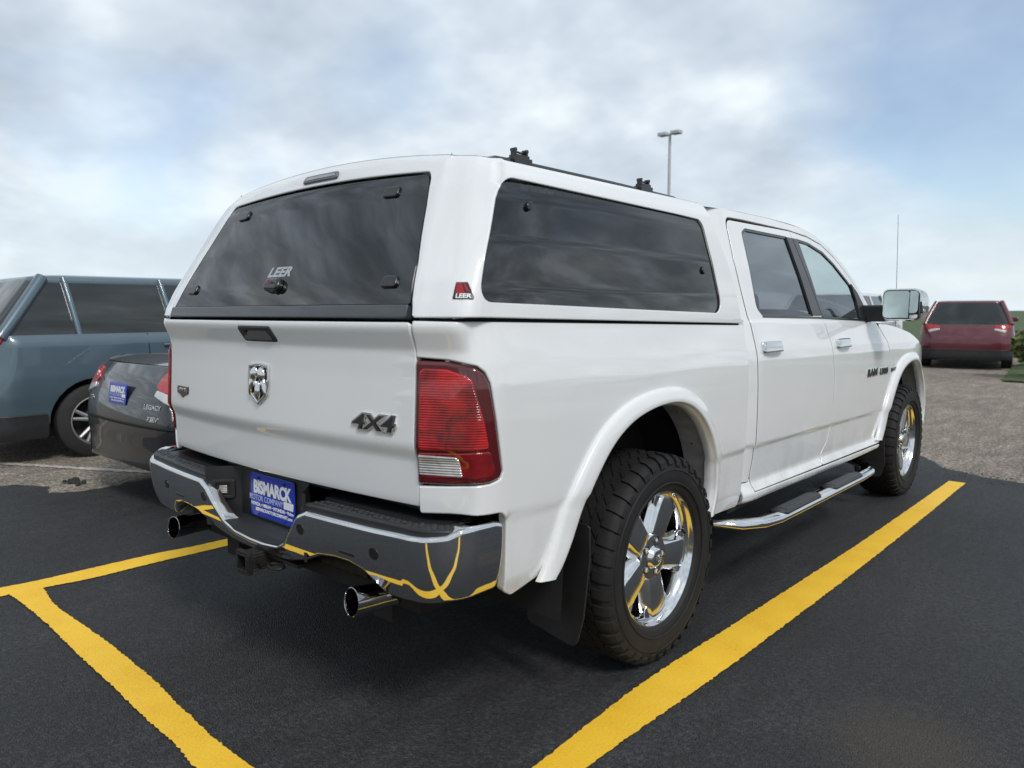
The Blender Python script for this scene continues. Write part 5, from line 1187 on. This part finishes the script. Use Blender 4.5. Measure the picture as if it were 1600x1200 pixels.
vehicle('suv','unseen dark grey SUV added behind the camera to reflect in the tailgate',(-2.5,-15.5,0),0,P_dk,4.9,1.95,1.16,1.16,1.0,1.78,(.12,.55,2.95,3.75),(.95,3.85),.37,lampz=(.95,1.2),cat='suv')
vehicle('sedan','unseen white sedan added beside the dark grey SUV to reflect in the tailgate',(-6.2,-15.2,0),0,P_wh,4.7,1.84,.98,1.04,.80,1.47,(.78,1.45,2.75,3.55),(1.0,3.75),.32,lampz=(.80,.98))
# ------------------------------------------------------------------ light pole, shrubs
lp=MB().tube([(-14.75,27.4,.6),(-14.75,27.4,9.1)],[.085,.06],14).tube([(-14.75,27.4,0),(-14.75,27.4,.6)],.28,20)
M['pole']=mat('pole_grey',(.46,.49,.52),.5,var=(2,.1)); o=lp.build('light_pole',M['pole']); setp(o,'tall grey light pole with two box lamps rising beyond the camper shell','light pole')
for dx in (-.32,.32):
    MB().box((-14.75+dx,27.4,9.12),(.42,.36,.14)).tube([(-14.75,27.4,9.05),(-14.75+dx*.6,27.4,9.1)],.04,8).build('lamp_head',M['pole'],o,bevel=.03)
lf=mat('leaf_green',(.105,.135,.035),.7,var=(3,.45)); bk=mat('bark',(.07,.055,.04),.9,var=(8,.3))
def bush(name,label,x,y,rx,h,n,cat='shrub'):
    root=empty(name,(x,y,0)); setp(root,label,cat,'shrubs on the grass beyond the lot')
    rr=random.Random(int(x*10)); mb=MB(); vs=[];fs=[]
    lobes=[(rr.uniform(-.6,.6)*rx,rr.uniform(-.5,.5)*rx,h*rr.uniform(.35,.75),rx*rr.uniform(.3,.55)) for _ in range(9)]
    for i in range(n):
        lx,ly,lz,lr=lobes[rr.randrange(9)]
        d=Vector((rr.gauss(0,1),rr.gauss(0,1),rr.gauss(0,1))).normalized()*lr*rr.uniform(.55,1.05)**.5
        c=Vector((lx,ly,lz))+Vector((d.x,d.y,d.z*h/(2.2*rx)*1.2)); 
        if c.z<.05: c.z=.05+rr.random()*.2
        a=Vector((rr.gauss(0,1),rr.gauss(0,1),rr.gauss(0,.6))).normalized(); b_=a.cross(Vector((rr.gauss(0,1),rr.gauss(0,1),rr.gauss(0,1)))).normalized(); s=rr.uniform(.05,.11)*max(1,h/2.5)
        k=len(vs); vs+=[tuple(c-a*s),tuple(c+b_*s*.5),tuple(c+a*s),tuple(c-b_*s*.5)]; fs.append((k,k+1,k+2,k+3))
    mb.add(vs,fs).build('crown',lf,root,smooth=0)
    tb=MB()
    for _ in range(5): tb.tube([(0,0,0),(rr.uniform(-.2,.2)*rx,rr.uniform(-.2,.2)*rx,h*.3),(rr.uniform(-.6,.6)*rx,rr.uniform(-.5,.5)*rx,h*.65)],[.07*h/2,.05*h/2,.015],7)
    tb.build('trunk',bk,root)
tri_sheet('grass_verge',ragged([(.0,14.4),(4,13.8),(9,13.6),(9,22),(-.5,22),(-.35,18)],.1,.03,.02),.03,M['grass'])
bush('shrub','broad green shrub at the right edge, nearest to the parking lot',.62,15.6,.62,1.15,1500)
bush('shrub','low shrub on the grass verge, just behind the broad green one',-.10,19.4,.6,.9,900)
